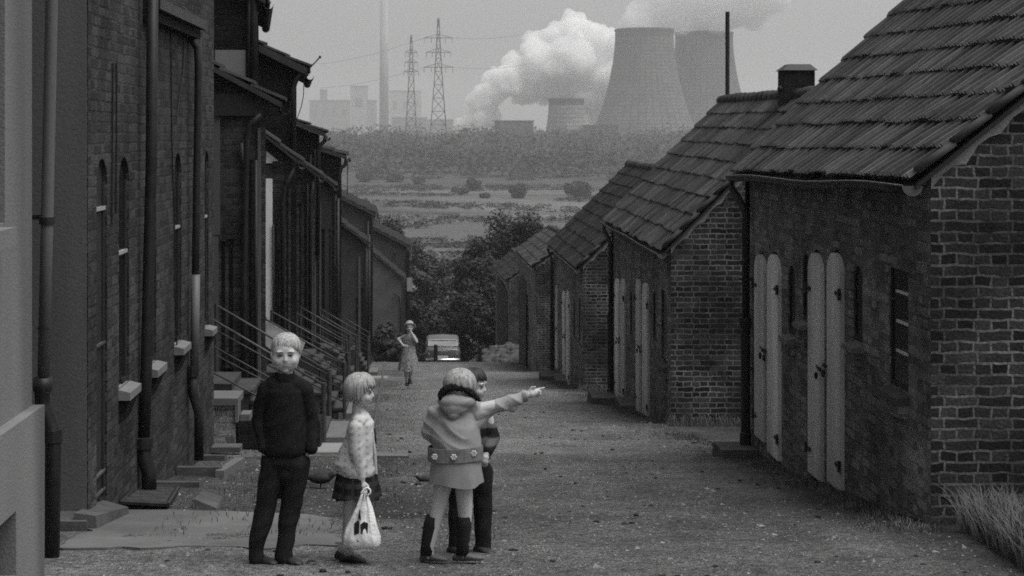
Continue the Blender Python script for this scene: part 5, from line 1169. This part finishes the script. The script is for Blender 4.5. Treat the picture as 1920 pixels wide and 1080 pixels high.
def scrub():
    mb = MB(); rnd = random.Random(21)
    for k in range(2400):
        D = rnd.uniform(260, 770); px = rnd.uniform(640, 1150); x = (px-VX)*D/F
        if noise.noise(Vector((x*.015, D*.02, 2))) < -.02: continue
        c = Vector((x, D, gz(D)+.1)); w_ = rnd.uniform(.8, 3.2); h = rnd.uniform(.3, 1.1)
        for q in range(26):
            p = c+Vector((rnd.gauss(0, w_*.6), rnd.gauss(0, w_*.6), abs(rnd.gauss(0, h*.5)))); a = Vector((rnd.gauss(0, 1), rnd.gauss(0, 1), rnd.gauss(0, .5))).normalized(); b_ = a.cross(Vector((0, .3, 1))).normalized(); s = rnd.uniform(.2, .5)
            mb.face([p-a*s, p+b_*s*.7, p+a*s, p-b_*s*.7])
    o = mb.build('scrub', M['leaf'], fix=False); tag(o, 'low rough scrub scattered over the pale field', kind='stuff')
scrub()
# far woodland band: one mass
def woods():
    mb = MB(); rnd = random.Random(11)
    for k in range(620):
        D = rnd.uniform(820, 1480); px = rnd.uniform(560, 1560); x = (px-VX)*D/F; h = rnd.uniform(6, 17)*(1 if D < 1250 else .9); w_ = rnd.uniform(6, 12); z = gz(D)
        c = Vector((x, D, z+h*.55))
        for q in range(85):
            d = Vector((rnd.gauss(0, 1), rnd.gauss(0, 1), rnd.gauss(0, 1))).normalized()*(rnd.random()**.35); p = c+Vector((d.x*w_, d.y*w_, d.z*h*.55*(1+.3*math.sin(k*7.0)))); a = Vector((rnd.gauss(0, 1), rnd.gauss(0, 1), rnd.gauss(0, .5))).normalized(); b_ = a.cross(Vector((0, 0, 1))+d*.3).normalized(); s = rnd.uniform(.9, 1.9)
            mb.face([p-a*s, p+b_*s*.7, p+a*s, p-b_*s*.7])
    o = mb.build('far_woodland', M['wood_far'], fix=False); tag(o, 'dark wooded belt of trees beyond the pale field', kind='stuff')
woods()
# grass: big tuft bottom right, short tufts along walls
def blades(mb, spots, seed, hmin, hmax, w_=.004, bend=.5):
    rnd = random.Random(seed)
    for (x, y) in spots:
        z = gz(y)-.01; h = rnd.uniform(hmin, hmax); a = rnd.uniform(0, 6.28); d = Vector((math.cos(a), math.sin(a)*.7, 0))*h*rnd.uniform(.15, bend); s = Vector((math.cos(a+1.5), math.sin(a+1.5)*.3, 0))*w_
        p0, p1, p2, p3 = Vector((x, y, z)), Vector((x, y, z+h*.5))+d*.25, Vector((x, y, z+h*.85))+d*.7, Vector((x, y, z+h))+d*1.15
        mb.face([p0-s, p0+s, p1+s*.8, p1-s*.8]); mb.face([p1-s*.8, p1+s*.8, p2+s*.5, p2-s*.5]); mb.face([p2-s*.5, p2+s*.5, p3])
rnd = random.Random(2)
sp = []
for k in range(5200):
    t = rnd.random(); y = rnd.uniform(9.6, 11.7); x = 3.62+abs(rnd.gauss(0, .45))+.12*(y-9.6); sp.append((x, y))
mb = MB(); blades(mb, sp, 3, .10, .38, .0045, .8); o = mb.build('tall_grass', M['grass'], fix=False); tag(o, 'tall dry grass growing at the bottom right before the brick gable', kind='stuff')
sp = []
for k in range(15000):
    y = 11.3+rnd.random()**1.4*34; 
    if rnd.random() < .55: x = 3.72-abs(rnd.gauss(0, .18))*(1 if rnd.random() < .8 else 2.5)
    elif rnd.random() < .6: x = rnd.uniform(-2.4, -.2)
    else: x = rnd.uniform(-2, 3.6)
    if noise.noise(Vector((x*1.5, y*.6, 3))) < (-.05 if x > 3 or x < -.2 else .22): continue
    sp.append((x, y))
mb = MB(); blades(mb, sp, 5, .02, .07, .004, .9); o = mb.build('short_grass', M['grass_dark'], fix=False); tag(o, 'short grass and weeds along the walls and verges', kind='stuff')
sp = []
for k in range(2600):
    y = rnd.uniform(24.2, 25.1) if rnd.random() < .6 else rnd.uniform(38.7, 39.4); x = rnd.uniform(3.7, 7) ; sp.append((x, y))
mb = MB(); blades(mb, sp, 6, .05, .2, .006, .7); o = mb.build('weeds', M['grass_dark'], fix=False); tag(o, 'weeds along the foot of the shed gables', kind='stuff')

# ------------------------------------------------------------------ far plain: cooling towers, chimney, pylons, works, steam
def conc(name, v, rows, cols):
    m = bpy.data.materials.new(name); m.use_nodes = True; t = m.node_tree; N = t.nodes; L = t.links; b = N['Principled BSDF']; b.inputs['Roughness'].default_value = .9
    tc = N.new('ShaderNodeTexCoord'); br = N.new('ShaderNodeTexBrick'); L.new(tc.outputs['UV'], br.inputs[0]); br.offset = .0; br.inputs['Scale'].default_value = 1
    br.inputs['Brick Width'].default_value = cols; br.inputs['Row Height'].default_value = rows; br.inputs['Mortar Size'].default_value = .6; br.inputs['Mortar Smooth'].default_value = .6
    br.inputs['Color1'].default_value = (v, v, v, 1); br.inputs['Color2'].default_value = (v*.7,)*3+(1,); br.inputs['Mortar'].default_value = (v*.38,)*3+(1,)
    n = N.new('ShaderNodeTexNoise'); n.inputs['Scale'].default_value = .05; n.inputs['Detail'].default_value = 5; L.new(tc.outputs['Object'], n.inputs[0])
    r = N.new('ShaderNodeMapRange'); L.new(n.outputs[0], r.inputs[0]); r.inputs[1].default_value = .3; r.inputs[2].default_value = .7; r.inputs[3].default_value = .75; r.inputs[4].default_value = 1.2
    s = N.new('ShaderNodeVectorMath'); s.operation = 'SCALE'; L.new(br.outputs['Color'], s.inputs[0]); L.new(r.outputs[0], s.inputs['Scale']); L.new(s.outputs[0], b.inputs['Base Color']); return m
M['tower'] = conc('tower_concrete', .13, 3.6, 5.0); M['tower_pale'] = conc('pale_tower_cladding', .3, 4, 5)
M['works'] = mat('works_steel', .07, .3, .05, .5, .9, 0); M['works_mid'] = mat('hazy_works_wall', .2, .3, .05, .5, .9, 0); M['works_pale'] = mat('works_wall', .34, .15, .05, .5, .9, 0); M['steam'] = mat('steam_white', .9, .02, .02, .2, 1, 0, spec=0)  # mid and pale tones lightened: some distance haze is in the colour
def tower(lab, pxc, D, prof, m, ribs=True):
    cx_ = P(pxc, 0, D).x; zb = gz(D)-2; t = thing('cooling_tower', lab, 'cooling tower', (cx_, D, zb), 'cooling towers of the power station')
    n = 72; rings = []; vs = []
    for r, z in prof: rings.append([Vector((cx_+r*math.cos(2*math.pi*k/n), D+r*math.sin(2*math.pi*k/n), z)) for k in range(n)])
    mb = MB(); mb.loft(rings, False); inner = [[Vector((cx_+(p.x-cx_)*.985, D+(p.y-D)*.985, p.z)) for p in r] for r in rings]; mb.loft(inner, False)
    top = rings[-1]; it = inner[-1]; i = len(mb.v); mb.v += top+it
    for k in range(n): mb.f.append((i+k, i+(k+1) % n, i+n+(k+1) % n, i+n+k))
    o = mb.build('shell', M[m], t, smooth=True)
    uv = o.data.uv_layers[0].data; R_ = 2*math.pi*30
    for p in o.data.polygons:
        angs = [math.atan2(o.data.vertices[o.data.loops[l].vertex_index].co.y, o.data.vertices[o.data.loops[l].vertex_index].co.x)/(2*math.pi) for l in p.loop_indices]
        if max(angs)-min(angs) > .5: angs = [a+1 if a < 0 else a for a in angs]
        for l, a in zip(p.loop_indices, angs): uv[l].uv = (a*R_, o.data.vertices[o.data.loops[l].vertex_index].co.z)
    r, z = prof[-1]; rm = MB()
    for zz, hh, rr in ((z-15, 14.9, 1.006), (z-1.6, 2.2, 1.03)):
        ra = r*rr; rm.loft([[Vector((cx_+q_*math.cos(2*math.pi*k/n), D+q_*math.sin(2*math.pi*k/n), zq)) for k in range(n)] for q_, zq in ((ra*1.0, zz), (ra*1.002, zz+hh), (ra*.975, zz+hh))], False)
    rm.build('rim', M['works'], t); return t
def hyp(D, pyt, pyb, rt, rb, n=12):
    zt_, zb_ = (VY-pyt)*D/F, (VY-pyb)*D/F; out = []
    for k in range(n+1):
        t = k/n; out.append(((rb+(rt-rb)*(1-(1-t)**1.9))*D/F, zb_+(zt_-zb_)*t))
    return out
tower('large square-topped cooling tower with gridded shell, left of the pair', 1208, 1600, hyp(1600, 56, 262, 54, 103), 'tower')
tower('large cooling tower behind the flue pole, right of the pair', 1320, 1700, hyp(1700, 62, 262, 53, 100), 'tower')
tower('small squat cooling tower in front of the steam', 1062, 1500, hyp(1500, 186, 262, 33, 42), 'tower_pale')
# tall chimney
D = 2600; cx_ = P(720, 0, D).x; t_ = thing('factory_chimney', 'very tall slim factory chimney fading into the haze on the left', 'chimney', (cx_, D, gz(D)))
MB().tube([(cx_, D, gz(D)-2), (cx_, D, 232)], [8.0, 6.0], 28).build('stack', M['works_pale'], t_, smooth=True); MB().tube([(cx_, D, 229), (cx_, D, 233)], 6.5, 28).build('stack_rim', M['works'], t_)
def pylon(lab, pxc, D, pyt, arms, hw=5.0, rr=.32):
    c = P(pxc, pyt, D); zb = gz(D)-1; zt_ = c.z; t_ = thing('power_pylon', lab, 'pylon', (c.x, D, zb+1), 'lattice power pylons')
    mb = MB(); H = zt_-zb; n = 11
    wd = lambda t: hw*(1-t)**1.25+.45
    cs = [[Vector((c.x+sx*wd(k/n), D+sy*wd(k/n), zb+H*(k/n))) for sx, sy in ((-1,-1),(1,-1),(1,1),(-1,1))] for k in range(n+1)]
    for k in range(n):
        for q in range(4):
            mb.tube([cs[k][q], cs[k+1][q]], rr, 4); mb.tube([cs[k][q], cs[k+1][(q+1) % 4]], rr*.55, 4); mb.tube([cs[k][(q+1) % 4], cs[k+1][q]], rr*.55, 4); mb.tube([cs[k+1][q], cs[k+1][(q+1) % 4]], rr*.5, 4)
    mb.build('lattice', M['works_dark'], t_)
    am = MB()
    for py, hwp in arms:
        z = (VY-py)*D/F; w_ = hwp*D/F; a = Vector((c.x-w_, D, z)); b_ = Vector((c.x+w_, D, z)); m_ = Vector((c.x, D, z+2.4)); am.tube([a, b_], rr*.8, 4); am.tube([a, m_], rr*.6, 4); am.tube([b_, m_], rr*.6, 4)
        for q in (a, b_, a.lerp(b_, .25), a.lerp(b_, .75)): am.tube([q, q-Vector((0, 0, 3.2))], rr*.6, 4)
    am.build('crossarms', M['works_dark'], t_)
M['works_dark'] = mat('pylon_steel', .09, .2, .1, 1, .8, 0)
pylon('nearer tall lattice pylon, right one of the two', 822, 1000, 34, ((71, 26), (98, 23), (126, 27)), 6.2, .25)
pylon('slightly smaller lattice pylon, left one of the two', 771, 1080, 66, ((98, 11), (117, 12), (134, 14)), 4.4, .25)
# wires between pylons and beyond
def wires():
    t_ = thing('power_lines', 'thin overhead cables running from the pylons', 'power line', P(822, 100, 1000))
    for (a, b_) in (((796, 71), (600, 120)), ((848, 71), (1000, 60)), ((795, 126), (600, 165)), ((849, 126), (1000, 118))):
        p, q_ = P(a[0], a[1], 1000), P(b_[0], b_[1], 1300); pts = [p.lerp(q_, k/8)+Vector((0, 0, -8*(k/8)*(1-k/8)*4*.3)) for k in range(9)]; MB().tube(pts, .09, 4).build('cable', M['works_dark'], t_)
wires()
# works buildings
def works(lab, boxes, D, m='works', pos=None, frames=0):
    a = P(boxes[0][0], boxes[0][3], D); e_ = D/1500; t_ = thing('factory_building', lab, 'factory', (a.x, D, gz(D)), 'works buildings on the far plain')
    for k, (x0, x1, y0, y1, mm) in enumerate(boxes):
        p, q_ = P(x0, y1, D+k*3), P(x1, y0, D+k*3); w_ = MB().box(p.x, q_.x, D+k*3, D+30+k*5, min(p.z, gz(D)-1), q_.z).build('block', M[mm], t_)
        nw = max(1, int((q_.x-p.x)/(9*e_)))
        for i in range(nw):
            xx = p.x+(i+.3)*(q_.x-p.x)/nw; MB().box(xx, xx+(q_.x-p.x)/nw*.4, D+k*3-.4, D+k*3-.05, q_.z-(q_.z-p.z)*.45, q_.z-(q_.z-p.z)*.25).build('window', M['works_dark'], t_)
        MB().box(p.x-.8, q_.x+.8, D+k*3-.8, D+31+k*5, q_.z+.02, q_.z+1.2*e_).build('roof_edge', M['works'], t_)
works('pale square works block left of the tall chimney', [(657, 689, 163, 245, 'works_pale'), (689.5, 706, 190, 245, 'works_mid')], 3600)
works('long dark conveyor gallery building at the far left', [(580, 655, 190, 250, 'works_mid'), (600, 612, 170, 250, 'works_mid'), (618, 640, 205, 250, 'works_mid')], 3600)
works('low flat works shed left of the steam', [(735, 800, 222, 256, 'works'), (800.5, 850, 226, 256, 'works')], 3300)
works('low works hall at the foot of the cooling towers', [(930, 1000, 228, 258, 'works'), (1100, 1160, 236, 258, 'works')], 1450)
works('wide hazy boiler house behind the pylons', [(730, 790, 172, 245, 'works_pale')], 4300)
# farmhouse gable in the wood
a = P(957, 345, 900); fh = thing('farmhouse', 'faint pale farmhouse gable among the far trees', 'house', (P(980, 0, 815).x, 815, gz(815)))
p, q_ = P(958, 350, 815), P(1004, 305, 815); xm = (p.x+q_.x)/2
MB().prism([(p.x, 815, gz(815)-1), (q_.x, 815, gz(815)-1), (q_.x, 815, P(0, 322, 815).z), (xm, 815, P(0, 290, 815).z), (p.x, 815, P(0, 322, 815).z)], (0, 14, 0)).build('wall', M['works'], fh)
for s_, xa in ((-1, p.x), (1, q_.x)):
    e_ = P(0, 322, 815).z; t0 = P(0, 290, 815).z; MB().hexa([(xa+s_*.8, 814, e_-.8), (xm, 814, t0), (xa+s_*.8, 830, e_-.8), (xm, 830, t0), (xa+s_*.8, 814, e_-.2), (xm, 814, t0+.7), (xa+s_*.8, 830, e_-.2), (xm, 830, t0+.7)]).build('roof', M['works'], fh)
MB().box(P(975, 0, 815).x, P(987, 0, 815).x, 814.6, 814.95, P(0, 316, 815).z, P(0, 305, 815).z).build('window', M['works_dark'], fh)

# steam
def plume(name, lab, balls, D, vox, seed, lump, m, cat='steam'):
    mb = MB(); rnd = random.Random(seed)
    for px, py, r in balls:
        c = P(px, py, D+rnd.uniform(-12, 12)); rr = r*D/F; mb.ell(c, rr, rr, rr*.95, 14, 10)
        for k in range(14):
            d = Vector((rnd.gauss(0, 1), rnd.gauss(0, 1), rnd.gauss(0, 1))).normalized(); s = rr*rnd.uniform(.25, .5); q_ = c+d*rr*.85; mb.ell(q_, s, s, s, 10, 7)
            for _ in range(4):
                d2 = (d+Vector((rnd.gauss(0, .6), rnd.gauss(0, .6), rnd.gauss(0, .6)))).normalized(); s2 = s*rnd.uniform(.3, .5); mb.ell(q_+d2*s*.85, s2, s2, s2, 8, 6)
    r_ = thing('tmp', 'x', 'x', (0, 0, 0)); f_ = lambda c: lump*(.35*noise.fractal(c*.06, 1, 2, 3)+.3*abs(noise.noise(c*.16)))
    o = fuse(mb, name, m, r_, vox, 1, f_); o.parent = None; bpy.data.objects.remove(r_); del o['_o']; o.name = name
    tag(o, lab, cat, kind='stuff'); return o
def steam_vol(name, dens, noisy=None):
    m = bpy.data.materials.new(name); m.use_nodes = True; t = m.node_tree; N = t.nodes; L = t.links; N.remove(N['Principled BSDF'])
    v = N.new('ShaderNodeVolumePrincipled'); v.inputs['Color'].default_value = (1, 1, 1, 1); v.inputs['Density'].default_value = dens; v.inputs['Anisotropy'].default_value = 0
    L.new(v.outputs[0], N['Material Output'].inputs['Volume']); return m
plume('steam_plume', 'billowing white steam plume rising from the works to the right', [(858, 238, 9), (868, 232, 12), (880, 224, 16), (898, 224, 20), (914, 212, 24), (925, 228, 14), (893, 190, 18), (920, 175, 24), (922, 150, 20), (950, 152, 32), (985, 138, 36), (960, 120, 22), (1020, 118, 42), (1000, 85, 22), (1040, 70, 26), (1075, 62, 34), (1070, 110, 48), (1110, 75, 34), (1120, 120, 46), (1150, 85, 28), (1075, 150, 44), (1140, 150, 36), (1025, 160, 32), (1110, 185, 34), (1120, 215, 22), (985, 175, 22)], 1760, 1.8, 5, 4.5, steam_vol('dense_steam', .16))
plume('drifting_steam', 'soft white steam drifting up right from the cooling tower tops', [(1168, 48, 10), (1185, 38, 17), (1215, 24, 30), (1250, 22, 36), (1250, -15, 42), (1300, 8, 48), (1300, -40, 50), (1350, 2, 54), (1350, -50, 60), (1400, -6, 56), (1405, -60, 60), (1445, -14, 42), (1455, -60, 50), (1208, 48, 22), (1320, 46, 24), (1280, 42, 26), (1240, 48, 20)], 1690, 3.0, 8, 5, steam_vol('soft_steam', .06))

# ------------------------------------------------------------------ haze over street and valley
hm = bpy.data.materials.new('haze'); hm.use_nodes = True; t = hm.node_tree; N = t.nodes; L = t.links; N.remove(N['Principled BSDF'])
v = N.new('ShaderNodeVolumePrincipled'); v.inputs['Color'].default_value = (.93, .93, .93, 1); v.inputs['Density'].default_value = .00031; v.inputs['Anisotropy'].default_value = .3
L.new(v.outputs[0], N['Material Output'].inputs['Volume'])
hz = MB().box(-7200, 7200, -60, 9200, -60, 262).build('haze', hm); tag(hz, 'thin pale haze lying over street and valley', kind='stuff')
for o in list(bpy.data.objects):
    if '_o' in o: del o['_o']
